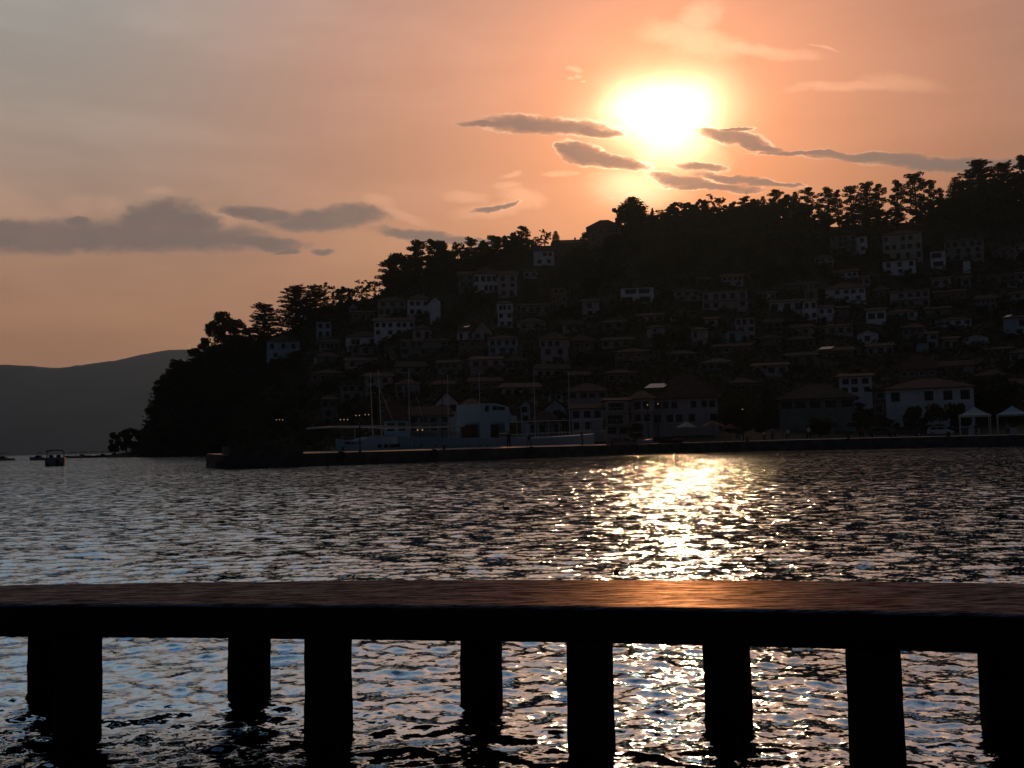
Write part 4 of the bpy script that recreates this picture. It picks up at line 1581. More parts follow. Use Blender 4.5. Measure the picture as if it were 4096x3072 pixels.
vs, fs = [], []
xs_ = list(range(897, 4500, 40)) + [4500]
for k, x in enumerate(xs_):
    p = edge(x)
    if x < 2440:
        bk = Vector((p.x - .55 * 5.5, p.y + 5.5 * .85, p.z))
    else:
        D = interp(x, DN) + 3
        q_ = at_y(x, horizon(x), D)
        bk = Vector((q_.x, q_.y, p.z))
    n_ = .05 * mnoise.noise(Vector((x * .01, 0, 0)))
    vs += [(p.x, p.y, -1.5), (p.x + n_, p.y, p.z), (bk.x, bk.y, p.z + (.14 if x < 2440 else .05)), (bk.x, bk.y, -1.5)]
for k in range(len(xs_) - 1):
    a, b = k * 4, k * 4 + 4
    fs += [(a, b, b + 1, a + 1), (a + 1, b + 1, b + 2, a + 2), (a + 2, b + 2, b + 3, a + 3)]
fs += [(0, 1, 2, 3)]
mb = MB().add(vs, fs)
M['coping'] = mat('sunlit_line_coping', (.5, .44, .4), .55, .8, .09, .2, 3, spec=.4, col2=(.09, .08, .07))  # sunlit line painted in: pale top colour, dark patches break it up
qo = mb.build('quay', M['quay_stone'])
qo.data.materials.append(M['coping'])
for i_, pl_ in enumerate(qo.data.polygons):
    if pl_.normal.z > .7:
        pl_.material_index = 1
tag(qo, 'long low stone quay with a sunlit edge along the harbour', 'quay', kind='structure')


def along(px, off=0.0, z=None):
    p = edge(px)
    q_ = edge(px + 10)
    d = (q_ - p)
    d.z = 0
    d.normalize()
    n_ = Vector((-d.y, d.x, 0))
    if n_.y < 0:
        n_ = -n_
    r_ = p + n_ * off
    if z is not None:
        r_.z = z
    return r_, math.atan2(d.y, d.x)


# raised end of the pier
a, ang_ = along(905)
b, _ = along(1212)
root = empty('breakwater_head', a, ang_)
tag(root, 'raised rough stone block at the seaward end of the long quay', 'breakwater')
L = (b - a).length
m = MB()
for k in range(12):
    x0 = L * k / 12
    x1 = L * (k + 1) / 12
    h0 = .72 + .04 * mnoise.noise(Vector((k * 1.7, 0, 0)))
    m.box(x0 + (.25 if k == 0 else 0), x1 - .004, -.06 - .03 * (k % 3), 3.0, -2.3, h0)
m.build('parapet', M['quay_stone'], root)
m = MB()
m.box(-.95, .2, -.3, 2.4, -2.4, -.62)
m.box(-.6, .2, -.2, 2.2, -.62, -.5)
m.build('footing', M['quay_stone'], root)

# fenders and bollards on the quay face
for px, lb in ((1362, 'tyre fender hanging on the quay below the bow of the small boat'), (1735, 'tyre fender hanging on the quay below the ship portholes'), (2122, 'tyre fender on the quay under the standing person with the rod'),
               (2540, 'tyre fender on the quay left of the bright edge'), (2732, 'tyre fender in the middle of the bright quay edge'), (2905, 'tyre fender at the end of the bright quay edge')):
    p, an = along(px, -.12, .78)
    r = empty('tyre_fender', p, an)
    tag(r, lb, 'fender', 'tyre fenders on the quay')
    bm = bmesh.new()
    me = bpy.data.meshes.new('tyre')
    R1, R2, n1_, n2_ = .36, .13, 18, 8
    m = MB()
    vv, ff = [], []
    for i in range(n1_):
        for j in range(n2_):
            t, u = 2 * PI * i / n1_, 2 * PI * j / n2_
            vv.append(((R1 + R2 * math.cos(u)) * math.cos(t), R2 * math.sin(u), (R1 + R2 * math.cos(u)) * math.sin(t)))
            ff.append((i * n2_ + j, ((i + 1) % n1_) * n2_ + j, ((i + 1) % n1_) * n2_ + (j + 1) % n2_, i * n2_ + (j + 1) % n2_))
    m.add(vv, ff).build('tyre', M['black'], r, smooth=True)
    MB().tube((-.05, .05, .3), (-.05, .12, .62), .02).build('rope', M['timber'], r)
for px, lb in ((1385, 'mooring bollard beside the bow of the small boat'), (1790, 'mooring bollard in front of the ship middle'), (2460, 'mooring bollard where the ship ends'), (2995, 'mooring bollard on the right of the bright quay edge'), (3400, 'mooring bollard in front of the long low inn'), (3800, 'mooring bollard in front of the parked cars')):
    p, an = along(px, .5)
    r = empty('bollard', p, an)
    tag(r, lb, 'bollard', 'mooring bollards')
    MB().lathe([(.2, 0), (.2, .06), (.11, .1), (.1, .34), (.17, .42), (.17, .47), (.05, .52)], 12).build('post', M['black'], r, smooth=True)

# ------------------------------------------------------------------ ship: drawn in the upright plane just behind the pier
P0, PA = along(1310, 6.6, 0)
P1, _ = along(2440, 7.2, 0)
SD = (P1 - P0)
SD.z = 0
SL = SD.length
SD.normalize()
SN = Vector((-SD.y, SD.x, 0))


def shp(px, py):
    """(distance along the ship, height) of a pixel on the ship's side"""
    d = ray(px, py)
    t = (P0 - EYEV).dot(SN) / d.dot(SN)
    p = EYEV + d * t
    return (p - P0).dot(SD), p.z


def spoly(pts):
    return [shp(*p) for p in pts]


ship = empty('passenger_ship', P0, math.atan2(SD.y, SD.x))
tag(ship, 'long white passenger ship with portholes, wheelhouse and awning moored behind the quay', 'ship')
# hull: real beam, pointed at both ends
def hull(prof_top, s0, s1, beam, name, matr, parent, zb=-.6):
    n = 40
    vs, fs = [], []
    for i in range(n + 1):
        t = i / n
        s = s0 + (s1 - s0) * t
        zt = float(np.interp(s, [p[0] for p in prof_top], [p[1] for p in prof_top]))
        w = beam / 2 * min(1, (1 - abs(2 * t - 1) ** 3.2) ** .6 + .04)
        for y, z, k in ((-1, zt, 1), (-.97, zt * .45, .97), (-.8, zb * .3, .82), (0, zb, .1), (.8, zb * .3, .82), (.97, zt * .45, .97), (1, zt, 1)):
            vs.append((s, beam / 2 + math.copysign(w * k, y) if y else beam / 2, z))
    m7 = 7
    for i in range(n):
        for j in range(m7 - 1):
            fs.append((i * m7 + j, (i + 1) * m7 + j, (i + 1) * m7 + j + 1, i * m7 + j + 1))
        fs.append((i * m7 + 6, (i + 1) * m7 + 6, (i + 1) * m7, i * m7))
    return MB().add(vs, fs).build(name, matr, parent)


top = spoly([(1540, 1738), (1600, 1742), (1700, 1750), (1850, 1752), (1930, 1750), (2090, 1752), (2200, 1748), (2300, 1744), (2400, 1736), (2432, 1732)])
sA = shp(1540, 1780)[0]
sB = shp(2434, 1770)[0]
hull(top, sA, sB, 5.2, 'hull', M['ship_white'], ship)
hull([(sA, .95), (sB, .95)], sA + .2, sB - .3, 5.24, 'boot_stripe', M['ship_blue'], ship, -.7)
deckz = 1.9
m = MB()
zz = shp(1950, 1752)[1]
for px in (1655, 1683, 1740, 1785, 1830, 1873, 1918, 1950):
    s_, z_ = shp(px, 1783)
    m.lathe([(.0, 0), (.16, 0)], 10) if False else None
    o = MB()
    o.tube((s_, -.06, z_), (s_, .3, z_), .17, n=12)
    f_ = o.build('porthole', M['trim'], ship)
    MB().tube((s_, -.075, z_), (s_, -.05, z_), .12, n=12).build('pane', M['glass'], f_)
# dark name strokes painted along the hull
m = MB()
s0_, z0_ = shp(1700, 1760)
for k in range(9):
    x = s0_ + k * .38
    m.box(x, x + .05, -.045, .02, z0_ - .16, z0_ + .16)
    if k % 2:
        m.box(x, x + .22, -.045, .02, z0_ + .11, z0_ + .16)
        m.box(x + .17, x + .22, -.045, .02, z0_ - .16, z0_ + .11)
    else:
        m.box(x, x + .2, -.045, .02, z0_ - .02, z0_ + .03)
m.build('hull_lettering', M['ship_blue'], ship)
# wheelhouse block with its overhanging upper deck and open stair bay
def face(pts, y0, y1, name, matr, parent=ship):
    P_ = spoly(pts)
    ar = sum(P_[i][0] * P_[(i + 1) % len(P_)][1] - P_[(i + 1) % len(P_)][0] * P_[i][1] for i in range(len(P_)))
    if ar < 0:
        P_ = P_[::-1]
    return MB().prism(P_, y0, y1).build(name, matr, parent)


wh = face([(1928, 1690), (2072, 1690), (2048, 1640), (2048, 1628), (1994, 1612), (1932, 1614), (1936, 1650)], .5, 4.6, 'wheelhouse', M['ship_white'])
face([(1950, 1646), (1966, 1646), (1966, 1622), (1953, 1622)], .44, .52, 'window', M['glass'], wh)
face([(1981, 1640), (2000, 1640), (2000, 1624), (1983, 1624)], .44, .52, 'window', M['glass'], wh)
face([(2004, 1640), (2030, 1640), (2030, 1628), (2004, 1625)], .44, .52, 'window', M['glass'], wh)
face([(1930, 1688), (1974, 1688), (1974, 1756), (1934, 1756)], .5, 4.6, 'deckhouse', M['ship_white'])
face([(2030, 1690), (2050, 1690), (2050, 1735), (2036, 1732)], .5, 4.6, 'stair_cheek', M['ship_white'])
face([(1974, 1696), (2030, 1696), (2034, 1756), (1976, 1756)], 1.6, 1.9, 'stair_bay', M['timber'])
face([(2048, 1660), (2074, 1664), (2074, 1684), (2048, 1684)], .3, 2.4, 'bridge_wing', M['ship_white'])
face([(1908, 1697), (1930, 1697), (1932, 1749), (1910, 1749)], .9, 3.0, 'locker', M['rust'])
# foredeck rails and posts
m = MB()
for yy0, yy1 in (((2050, 1688), (2420, 1676)), ((2050, 1738), (2425, 1722))):
    a_, b_ = shp(*yy0), shp(*yy1)
    m.tube((a_[0], .12, a_[1]), (b_[0], .12, b_[1]), .035)
for px in range(2070, 2425, 42):
    a_, b_ = shp(px, 1690 - (px - 2050) * .03), shp(px, 1750 - (px - 2050) * .04)
    m.tube((a_[0], .12, b_[1] - .1), (a_[0], .12, a_[1]), .03)
m.build('railing', M['trim'], ship)
# awning over the after deck
m = MB()
A1 = spoly([(1318, 1707), (1400, 1702), (1520, 1701), (1650, 1705), (1850, 1702), (1862, 1700)])
for k in range(len(A1) - 1):
    (x0, z0), (x1, z1) = A1[k], A1[k + 1]
    m.add([(x0, .1, z0 - .14), (x1, .1, z1 - .14), (x1, 4.2, z1 - .14), (x0, 4.2, z0 - .14), (x0, .1, z0 + .02), (x1, .1, z1 + .02), (x1, 4.2, z1 + .02), (x0, 4.2, z0 + .02)],
          [(0, 3, 2, 1), (4, 5, 6, 7), (0, 1, 5, 4), (1, 2, 6, 5), (2, 3, 7, 6), (3, 0, 4, 7)])
m.build('awning', M['canvas'], ship)
for px in (1425, 1499, 1534, 1640, 1760, 1850):
    a_ = shp(px, 1704)
    MB().tube((a_[0], .3, .9), (a_[0], .3, a_[1]), .04).build('awning_pole', M['metal'], ship)
m = MB()
for y_ in (1733, 1741):
    a_, b_ = shp(1650, y_), shp(1905, y_ + 1)
    m.box(a_[0], b_[0], .3, .45, a_[1] - .03, a_[1] + .03)
m.build('bench_rail', M['timber'], ship)

# small boat with its name on the side in front of the ship's awning
sb0, sb1 = shp(1318, 1790)[0], shp(1562, 1790)[0]
P2 = P0 - SN * 1.9
boat = empty('excursion_boat', P2, math.atan2(SD.y, SD.x))
tag(boat, 'pale blue excursion boat with dark lettering lying at the left end of the ship', 'boat')
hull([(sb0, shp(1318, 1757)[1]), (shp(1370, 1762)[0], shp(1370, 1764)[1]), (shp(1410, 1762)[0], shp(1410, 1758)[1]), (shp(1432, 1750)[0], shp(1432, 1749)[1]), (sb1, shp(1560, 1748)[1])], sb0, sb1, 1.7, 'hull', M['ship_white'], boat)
s_, z_ = shp(1342, 1774)
m = MB()
for k in range(8):
    x = s_ + k * .24
    m.box(x, x + .045, -.02, .3, z_ - .11, z_ + .11)
    m.box(x, x + .15, -.02, .3, z_ + (.07 if k % 3 else -.02), z_ + (.11 if k % 3 else .03))
m.build('name_lettering', M['cloth_dark'], boat)
a_, b_ = shp(1462, 1785), shp(1560, 1783)
for k in range(4):
    x = a_[0] + (b_[0] - a_[0]) * (k + .2) / 4
    MB().box(x, x + (b_[0] - a_[0]) / 4 * .6, -.02, .3, a_[1] - .18, a_[1] + .18).build('window', M['glass'], boat)

# sailing boats and tall masts seen above the awning
def mast_boat(px, ytop, ybot, D, slant, label, boom=None):
    b_ = at_y(px, horizon(px) + EYE / D * FPX, D)
    b_.z = 0
    r = empty('sailing_boat', b_, .3)
    tag(r, label, 'sailing boat', 'moored sailing boats')
    ht = at_y(px, ytop, D).z
    hl = hull([(0, .8), (7, .9)], -3.5, 3.5, 2.0, 'hull', M['ship_white'], r, -.3)
    m = MB().tube((0, 1, .4), (slant, 1, ht), .07, .04)
    m.build('mast', M['metal'], r)
    MB().tube((0, 1, 1.6), (2.8, 1, 1.5), .05).build('boom', M['metal'], r)
    if boom:
        MB().tube((slant, 1, ht * boom), (3.3, 1, .9), .02).build('forestay', M['metal'], r)
    return r


mast_boat(1500, 1487, 1700, 128, -.35, 'sailing boat with the tallest leaning mast carrying a bright masthead')
mast_boat(1535, 1478, 1700, 134, -.45, 'sailing boat with a mast and stay right of the tallest leaning mast', .82)
mast_boat(1645, 1474, 1700, 138, 0, 'sailing boat with an upright mast and a long slanting stay', .98)
for px, yt, lb in ((1795, 1505, 'tall thin pole rising left of the wheelhouse'), (2142, 1486, 'tall thin pole rising right of the wheelhouse'), (2281, 1492, 'tall thin pole by the faded rose quay house'), (1922, 1498, 'tall thin pole just beside the wheelhouse')):
    D = 150
    b_ = at_y(px, horizon(px) + 10, D)
    zt = at_y(px, yt, D).z
    r = empty('flagpole', (b_.x, b_.y, 0.9), 0)
    tag(r, lb, 'pole', 'tall poles behind the ship')
    MB().lathe([(.3, -1.5), (.3, .1), (.1, .2), (.07, 4), (.045, zt - .95), (.0, zt - .9)], 8).build('shaft', M['metal'], r)
    MB().lathe([(.0, zt - .92), (.1, zt - .86), (.1, zt - .78), (.0, zt - .7)], 8).build('finial', M['trim'], r)

# ------------------------------------------------------------------ lamps
def lamp(px, pyl, D, nl, label, foot=None, glow=True, dark=False):
    top_ = at_y(px, pyl, D)
    z0 = foot if foot is not None else .9
    r = empty('street_lamp', (top_.x, top_.y, z0), 0)
    tag(r, label, 'street lamp', 'street lamps of the harbour')
    h_ = top_.z - z0
    MB().lathe([(.16, -.6), (.16, .15), (.07, .3), (.05, h_), (.03, h_ + .35), (0, h_ + .4)], 8).build('post', M['black'], r)
    for k in range(nl):
        x = (k - (nl - 1) / 2) * .62
        if nl > 1:
            MB().tube((0, 0, h_ - .1), (x, 0, h_ + .18), .03).build('arm', M['black'], r)
        lh = MB().lathe([(.0, h_ + .32), (.2, h_ + .3), (.22, h_ + .24), (.05, h_ + .2)], 8, (x, 0)).build('lamp_shade', M['black'], r)
        if glow:
            MB().lathe([(.02, h_ + .0), (.07, h_ + .03), (.09, h_ + .1), (.07, h_ + .18), (.02, h_ + .2)], 8, (x, 0)).build('bulb', M['lamp'], lh)


lamp(1118, 1681, 190, 3, 'three armed lit lamp low on the dark slope at the far left', 6)
lamp(1376, 1681, 170, 3, 'three armed lit lamp above the bow of the small boat', 1)
lamp(1431, 1664, 175, 2, 'two armed lit lamp left of the black quay post', 1)
lamp(1468, 1661, 175, 2, 'two armed lit lamp right of the black quay post', 1)
lamp(1680, 1723, 128, 2, 'low warm double lamp under the ship awning', 0.9)
lamp(2590, 1622, 150, 1, 'warm lamp by the left window of the maroon restaurant', 1.2)
lamp(2632, 1618, 150, 1, 'warm lamp by the door of the maroon restaurant', 1.2)
lamp(2970, 1640, 140, 1, 'small yellow lamp at the edge of the dark tree by the inn', 1.2)
lamp(1767, 1508, 158, 2, 'unlit globe pair on a thin post above the shallow gable', .9, glow=False)
p, an = along(1453, .5)
r = empty('quay_post', p, 0)
tag(r, 'tall thin black post standing at the quay edge before the awning', 'post')
MB().lathe([(.12, 0), (.12, .1), (.055, .2), (.05, at_y(1453, 1702, p.y).z - p.z), (0, at_y(1453, 1700, p.y).z - p.z)], 8).build('shaft', M['black'], r)
MB().lathe([(.16, 0), (.16, .05), (.13, .09)], 8).build('base_plate', M['black'], r)

# ------------------------------------------------------------------ people
def person(px, depth_off, label, shirt, trousers, pose='stand', face_=0.0, ht=1.72, hat=None, foot=None, rod=False, D=None, z=None):
    if D is None:
        p, _ = along(px, depth_off)
        base = Vector((at_y(px, horizon(px), p.y).x, p.y, p.z))
    else:
        base = at_y(px, horizon(px), D)
        base.z = z if z is not None else 1.32
    r = empty('person', base, face_)
    tag(r, label, 'person', 'people on the quay')
    k = ht / 1.72
    st = {'stand': .10, 'walk': .30, 'wide': .42}[pose]
    V_, Rr, Ed = [], [], []

    def add(pt, rr, par=None):
        V_.append(tuple(c * k for c in pt))
        Rr.append(rr * k)
        if par is not None:
            Ed.append((par, len(V_) - 1))
        return len(V_) - 1
    pel = add((0, 0, .93), .13)
    wai = add((0, 0, 1.1), .115, pel)
    ch = add((0, .01, 1.32), .14, wai)
    ne = add((0, 0, 1.47), .055, ch)
    hd = add((0, -.02, 1.57), .085, ne)
    hd2 = add((0, -.015, 1.66), .08, hd)
    nose = add((0, -.11, 1.59), .018, hd)
    for s in (-1, 1):
        sh = add((s * .17, 0, 1.40), .055, ch)
        el = add((s * .25, .04 * s if pose != 'stand' else .02, 1.13), .042, sh)
        wr = add((s * .25 + (-.04 * s), -.10 if pose != 'stand' else -.06, .90), .03, el)
        pa = add((s * .21, -.12 if pose != 'stand' else -.08, .82), .034, wr)
        for f in range(4):
            add((s * (.19 + .018 * f), -.13 if pose != 'stand' else -.09, .73 - (.012 if f in (1, 2) else 0)), .009, pa)
        add((s * .18, -.15, .79), .01, pa)
        hp = add((s * .09, 0, .86), .095, pel)
        kn = add((s * .10 + s * st * .25, -.05, .48), .062, hp)
        an_ = add((s * (.10 + st * .5), .02, .09), .04, kn)
        add((s * (.10 + st * .5), -.15, .04), .035, an_)
    me = bpy.data.meshes.new('body')
    me.from_pydata(V_, Ed, [])
    o = bpy.data.objects.new('body', me)
    C.objects.link(o)
    o.parent = r
    sm = o.modifiers.new('skin', 'SKIN')
    for i, v in enumerate(me.skin_vertices[0].data if me.skin_vertices else []):
        pass
    if not me.skin_vertices:
        o.data.attributes
    bm = bmesh.new()
    bm.from_mesh(me)
    bm.verts.ensure_lookup_table()
    lay = bm.verts.layers.skin.verify()
    for i, v in enumerate(bm.verts):
        v[lay].radius = (Rr[i], Rr[i])
        v[lay].use_root = (i == 0)
    bm.to_mesh(me)
    bm.free()
    ss = o.modifiers.new('sub', 'SUBSURF')
    ss.levels = ss.render_levels = 1
    me.materials.append(M['skin'])
    # clothes as closed shells over the body
    m = MB()
    m.lathe([(.17 * k, .93 * k), (.165 * k, 1.1 * k), (.2 * k, 1.36 * k), (.12 * k, 1.46 * k), (.06 * k, 1.48 * k)], 12)
    for s in (-1, 1):
        m.tube((s * .15 * k, 0, 1.4 * k), (s * .24 * k, .02, 1.18 * k), .075 * k, .062 * k)
    sh_ = m.build('shirt', M[shirt], r, smooth=True)
    sh_.scale = (1, .72, 1)
    m = MB()
    for s in (-1, 1):
        m.tube((s * .085 * k, 0, .95 * k), ((s * .10 + s * st * .25) * k, -.05 * k, .48 * k), .115 * k, .082 * k)
        m.tube(((s * .10 + s * st * .25) * k, -.05 * k, .5 * k), (s * (.10 + st * .5) * k, .02 * k, .1 * k), .082 * k, .062 * k)
    m.build('trousers', M[trousers], r, smooth=True)
    MB().lathe([(.09 * k, 1.58 * k), (.1 * k, 1.65 * k), (.085 * k, 1.72 * k), (.03 * k, 1.755 * k)], 10, (0, .01)).build('cap' if hat else 'hair', M[hat] if hat else M['hair'], r, smooth=True)
    if rod:
        MB().tube((-.2, -.1, .85), (-1.6, -.6, 2.3), .014, .005, 5).build('fishing_rod', M['black'], r)
    return r


person(2035, 1.0, 'person in dark clothes standing on the quay by the ship stairs', 'cloth_dark', 'cloth_dark')
person(2116, .8, 'person in dark clothes fishing, leaning by the quay edge', 'cloth_dark', 'cloth_grey', 'wide', .4, rod=True, ht=1.5)
person(2328, 1.4, 'person striding along the quay in a white cap and dark jacket', 'cloth_dark', 'cloth_grey', 'wide', 1.3, 1.85, 'cloth_white')
person(3057, 0, 'child in a white shirt on the promenade before the inn', 'cloth_white', 'cloth_dark', ht=1.35, D=132)
person(3090, 0, 'grey clad person standing right of the child in the white shirt', 'cloth_grey', 'cloth_dark', D=134)
person(3133, 0, 'person in pale clothes at the middle of the small promenade group', 'cloth_grey', 'cloth_grey', 'walk', .6, D=136)
person(3152, 0, 'person with one pale arm right of the middle of the promenade group', 'cloth_white', 'cloth_dark', 'walk', -.4, D=136, ht=1.6)
person(3235, 0, 'tall person in a white shirt and dark trousers on the promenade', 'cloth_white', 'cloth_dark', 'walk', .3, 1.85, D=133)
person(3332, 0, 'person in grey left of the parked dark car', 'cloth_grey', 'cloth_grey', D=137)
person(3450, 0, 'person in a maroon top near the parked dark car', 'cloth_red', 'cloth_dark', D=138)
person(3905, 0, 'person in dark clothes standing under the left market tent', 'cloth_dark', 'cloth_dark', D=133)
person(4032, 0, 'person in grey at the entrance of the right market tent', 'cloth_grey', 'cloth_dark', D=134)
person(2955, 0, 'person in dark clothes beside the red parasol', 'cloth_dark', 'cloth_grey', D=134)

# ------------------------------------------------------------------ cars
def car(px, D, label, paint, L=4.0, rz=0.0, hatch=True):
    b_ = at_y(px, horizon(px), D)
    b_.z = 1.38
    r = empty('parked_car', b_, -math.atan2(b_.x, b_.y) + rz)
    tag(r, label, 'car', 'cars parked on the promenade')
    prof = [(-L / 2, .35), (-L / 2, .8), (-L / 2 + .1, .98), (-L / 2 + .35, 1.4), (-L / 2 + .9, 1.47), (.35, 1.45), (1.0, 1.0), (L / 2 - .25, .85), (L / 2, .68), (L / 2, .35)]
    if not hatch:
        prof = [(-L / 2, .35), (-L / 2, .88), (-L / 2 + .6, .98), (-L / 2 + 1.15, 1.38), (.2, 1.42), (1.0, .98), (L / 2 - .2, .84), (L / 2, .66), (L / 2, .35)]
    MB().prism(prof[::-1], -.8, .8).build('body', M[paint], r)
    win = [(-L / 2 + .42, .98), (-L / 2 + .58, 1.34), (-.45, 1.38), (-.45, .98)]
    win2 = [(-.38, .98), (-.38, 1.38), (.3, 1.36), (.85, 1.0)]
    for w_ in (win, win2):
        MB().prism(w_[::-1], -.815, .815).build('window', M['glass'], r)
    for x in (-L / 2 + .75, L / 2 - .8):
        for y in (-.72, .72):
            ty = MB().tube((x, y - .12, .31), (x, y + .12, .31), .31, n=16).build('wheel', M['tyre'], r)
            MB().tube((x, y - .13, .31), (x, y + .13, .31), .17, n=12).build('rim', M['metal'], ty)
    for y in (-.6, .6):
        MB().box(L / 2 - .06, L / 2 + .02, y - .16, y + .16, .62, .74).build('headlight', M['trim'], r)
        MB().box(-L / 2 - .02, -L / 2 + .05, y - .12, y + .12, .78, .95).build('tail_light', M['rust'], r)
    return r


car(3762, 146, 'small white hatchback parked on the promenade before the waterfront house', 'car_white', 3.7)
car(3630, 146, 'dark saloon car parked left of the white hatchback', 'car_dark', 4.6, .12, False)
car(3530, 149, 'dark car half hidden at the left end of the parked row', 'car_dark', 4.2, .2)

# ------------------------------------------------------------------ market tents
def tent(px, D, wpx, label, matn='tent'):
    b_ = at_y(px, horizon(px), D)
    b_.z = 1.34
    r = empty('market_tent', b_, -math.atan2(b_.x, b_.y) + .04)
    tag(r, label, 'tent', 'market tents at the right end of the promenade')
    w = wpx * D / FPX
    e = 3.0
    m = MB()
    n = 6
    vs, fs = [], []
    rings = []
    for k in range(n + 1):
        t = k / n
        hw = w / 2 * (1 - t)
        z = e + 1.25 * t ** 1.35
        rings.append((hw, z))
    for hw, z in rings:
        for sx, sy in ((-1, -1), (1, -1), (1, 1), (-1, 1)):
            vs.append((sx * max(hw, .02), w / 2 + sy * max(hw, .02), z))
    for k in range(n):
        for j in range(4):
            jj = (j + 1) % 4
            fs.append((k * 4 + j, k * 4 + jj, (k + 1) * 4 + jj, (k + 1) * 4 + j))
    m.add(vs, fs)
    m.build('canopy', M[matn], r)
    v = MB()
    v.box(-w / 2, w / 2, .0, .03, e - .28, e)
    v.box(-w / 2, w / 2, w - .03, w, e - .28, e)
    v.box(-w / 2, -w / 2 + .03, .03, w - .03, e - .28, e)
    v.box(w / 2 - .03, w / 2, .03, w - .03, e - .28, e)
    v.build('valance', M[matn], r)
    for sx in (-1, 1):
        for y in (.12, w - .12):
            MB().tube((sx * (w / 2 - .12), y, 0), (sx * (w / 2 - .12), y, e - .01), .06).build('pole', M['trim'], r)
    c = MB().box(-.9, .5, .5, 1.2, 0, 1.05)
    c.build('counter', M['trim'], r)


tent(3904, 140, 116, 'white peaked market tent beside the parked cars')
tent(4056, 140, 116, 'blue white peaked market tent cut by the right picture edge', 'ship_white')

# café parasols and the awning frame near the glitter path
def parasol(px, py, D, rad, label, mname, rz=0):
    t_ = at_y(px, py, D)
    r = empty('parasol', (t_.x, t_.y, 1.3), rz)
    tag(r, label, 'parasol', 'parasols of the promenade cafe')
    h_ = t_.z - 1.3
    MB().lathe([(.03, 0), (.03, h_)], 6).build('pole', M['timber'], r)
    MB().lathe([(rad, h_ - .75), (rad * .55, h_ - .4), (.05, h_), (.02, h_ + .06), (.05, h_ - .03), (rad * .55, h_ - .45), (rad - .02, h_ - .8)], 8).build('canopy', M[mname], r)
    MB().lathe([(.3, 0), (.3, .08), (.05, .12)], 10).build('base', M['concrete'], r)


parasol(2852, 1682, 138, 1.7, 'wide red parasol open on the promenade left of the inn', 'rust')
parasol(2920, 1694, 142, 1.3, 'smaller dark parasol right of the wide red one', 'cloth_red')
parasol(2745, 1688, 142, 1.5, 'flat pale parasol in front of the restaurant bay windows', 'wall_cream')
p, an = along(2560, 2.2)
for k, (px, lb) in enumerate(((2560, 'upturned rowing boat lying nearest the ship bow'), (2640, 'small rowing boat pulled up in the middle of the quay row'), (2705, 'rowing boat resting at the right end of the quay row'))):
    p, an = along(px, 2.4)
    r = empty('rowing_boat', p, an + .3 * (k - 1))
    tag(r, lb, 'rowing boat', 'rowing boats pulled up on the quay')
    o = hull([(-1.7, .62), (0, .48), (1.7, .62)], -1.7, 1.7, 1.2, 'hull', M[('timber', 'ship_blue', 'rust')[k]], r, .02)
    MB().box(-.15, .15, .1, 1.1, .5, .54).build('thwart', M['timber'], r)
# railing fence and flower bed by the bow
p, an = along(2500, .8)
r = empty('flower_trough', p, an)
tag(r, 'low trough of pale plants on the quay just right of the ship bow', 'planter')
MB().box(-1.6, 3.2, 0, .7, 0, .35).build('trough', M['concrete'], r)
gg2 = np.random.default_rng(4)
c_ = crown_mesh('foliage', np.concatenate([clump((x, .35, .6), (.4, .3, .28), 60, gg2) for x in np.arange(-1.4, 3.1, .4)]), .07, gg2, M['scrub'])
c_.parent = r

# radio mast on the ridge
b_ = at_y(2989, 875, 402)
r = empty('radio_mast', b_, 0)
tag(r, 'hair thin radio mast rising above the skyline trees', 'mast')
MB().tube((0, 0, 0), (0, 0, (875 - 757) * 402 / FPX), .09, .05, 6).build('shaft', M['metal'], r)
MB().tube((-.6, 0, 10.5), (.6, 0, 10.5), .04).build('crossbar', M['metal'], r)

# ------------------------------------------------------------------ boats on the open lake
def onwater(px, D):
    p = at_y(px, horizon(px), D)
    return Vector((p.x, p.y, 0))


b_ = onwater(219, 128)
r = empty('pontoon_boat', b_, -math.atan2(b_.x, b_.y) - .05)
tag(r, 'small boat with an arched canopy seen from astern on the open lake', 'boat')
m = MB()
m.prism([(-1.15, .02), (1.15, .02), (1.2, .95), (1.05, 1.1), (-1.05, 1.1), (-1.2, .95)], 0, 4.6)
m.build('hull', M['cloth_grey'], r)
for x in (-.95, .7):
    MB().box(x, x + .25, -.1, .5, -.1, .35).build('pontoon', M['black'], r)
MB().box(.15, .45, -.35, .0, .0, .85).build('outboard_motor', M['black'], r)
for x in (-1.02, 1.02):
    for y in (.5, 3.2):
        MB().tube((x, y, 1.05), (x * .96, y, 1.98), .035).build('canopy_post', M['black'], r)
vs, fs = [], []
for i in range(9):
    t = -1 + 2 * i / 8
    for y in (.2, 3.6):
        for z in (0, -.13):
            vs.append((t * 1.08, y, 2.12 - .16 * abs(t) ** 2.6 + z))
for i in range(8):
    a = i * 4
    fs += [(a, a + 4, a + 6, a + 2), (a + 1, a + 3, a + 7, a + 5), (a, a + 1, a + 5, a + 4), (a + 2, a + 6, a + 7, a + 3)]
fs += [(0, 2, 3, 1), (32, 33, 35, 34)]
MB().add(vs, fs).build('canopy', M['cloth_dark'], r)
for x, nm in ((-.5, 'seat'), (.4, 'seat')):
    MB().box(x - .25, x + .25, 1.2, 1.6, 1.1, 1.42).build(nm, M['cloth_dark'], r)


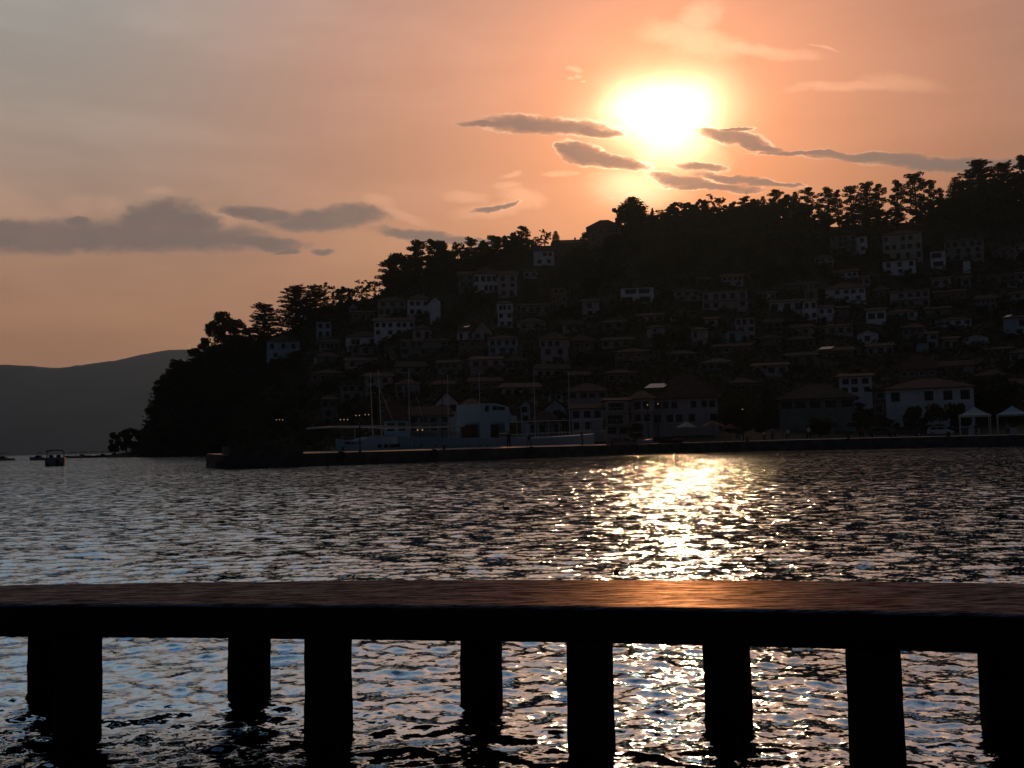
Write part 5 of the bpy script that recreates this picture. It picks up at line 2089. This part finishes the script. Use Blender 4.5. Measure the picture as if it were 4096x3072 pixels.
def motorboat(px, D, L, rz, label, cab=True, top=False):
    r = empty('motorboat', onwater(px, D), rz)
    tag(r, label, 'motorboat', 'motorboats far out on the lake')
    hull([(-L / 2, .95), (0, .75), (L / 2, .6)], -L / 2, L / 2, 1.9, 'hull', M['cloth_grey'], r, -.3)
    if cab:
        MB().prism([(-L * .25, .7), (L * .12, .7), (L * .02, 1.25), (-L * .1, 1.35)], .3, 1.6).build('cabin', M['cloth_dark'], r)
    if top:
        MB().box(-L * .16, L * .2, .1, 1.8, 2.05, 2.2).build('sunshade', M['cloth_dark'], r)
        for x in (-L * .14, L * .18):
            MB().tube((x, .2, .7), (x, .2, 2.06), .03).build('pole', M['black'], r)
    return r


motorboat(152, 262, 5.2, .05, 'low speedboat with a small flat sunshade left of the arched canopy boat', True, False)
motorboat(12, 285, 6.0, .08, 'low motorboat cut by the left edge of the picture', True, True)
motorboat(290, 352, 7.0, .0, 'leftmost moored boat of the row off the spit, with a flat roof', False, True)
motorboat(330, 358, 6.5, .05, 'moored boat with a roof, second from the left off the spit', True, True)
motorboat(372, 352, 7.0, -.03, 'moored boat with a roof in the middle of the row off the spit', False, True)
motorboat(412, 358, 6.0, .02, 'moored boat with a roof nearest the round trees of the spit', True, True)
motorboat(155, 300, 3.4, 0, 'tiny dark boat behind the low speedboat', False, True)
# landing stage the row is moored to
b_ = onwater(268, 348)
r = empty('landing_stage', b_, 0)
tag(r, 'low dark landing stage running from the spit out to the moored boats', 'landing stage')
MB().box(0, 17, 0, 1.6, .25, .5).build('deck', M['timber'], r)
for k in range(7):
    MB().tube((.4 + k * 2.6, .2, -.5), (.4 + k * 2.6, .2, .9), .12).build('post', M['timber'], r)

# cormorant and buoy
b_ = at_z(2024, 2035, 0)
r = empty('cormorant', (b_.x, b_.y, -.01), 2.7)
r.scale = (.42, .42, .42)
tag(r, 'small black long necked water bird swimming in the middle of the lake', 'bird')
vs = []
m = MB()
pts_ = [((-.24, 0, .06), .02), ((-.14, 0, .05), .06), ((0, 0, .045), .085), ((.12, 0, .06), .065), ((.17, 0, .13), .03), ((.165, 0, .22), .02), ((.16, 0, .30), .019), ((.19, 0, .335), .026), ((.23, 0, .34), .014), ((.30, 0, .335), .004)]
m.path([p_[0] for p_ in pts_], [p_[1] for p_ in pts_], 8)
m.build('body', M['feather'], r, smooth=True)
b_ = at_z(2466, 2290, 0)
r = empty('buoy', (b_.x, b_.y, 0.01), .3)
r.scale = (.27, .27, .27)
tag(r, 'small faded red mooring buoy floating in the sun glitter', 'buoy')
MB().lathe([(.03, -.12), (.1, -.07), (.13, 0), (.1, .07), (.04, .1)], 14).build('float', M['buoy'], r, smooth=True)
MB().lathe([(.02, .1), (.02, .14), (.035, .15)], 8).build('ring', M['black'], r)
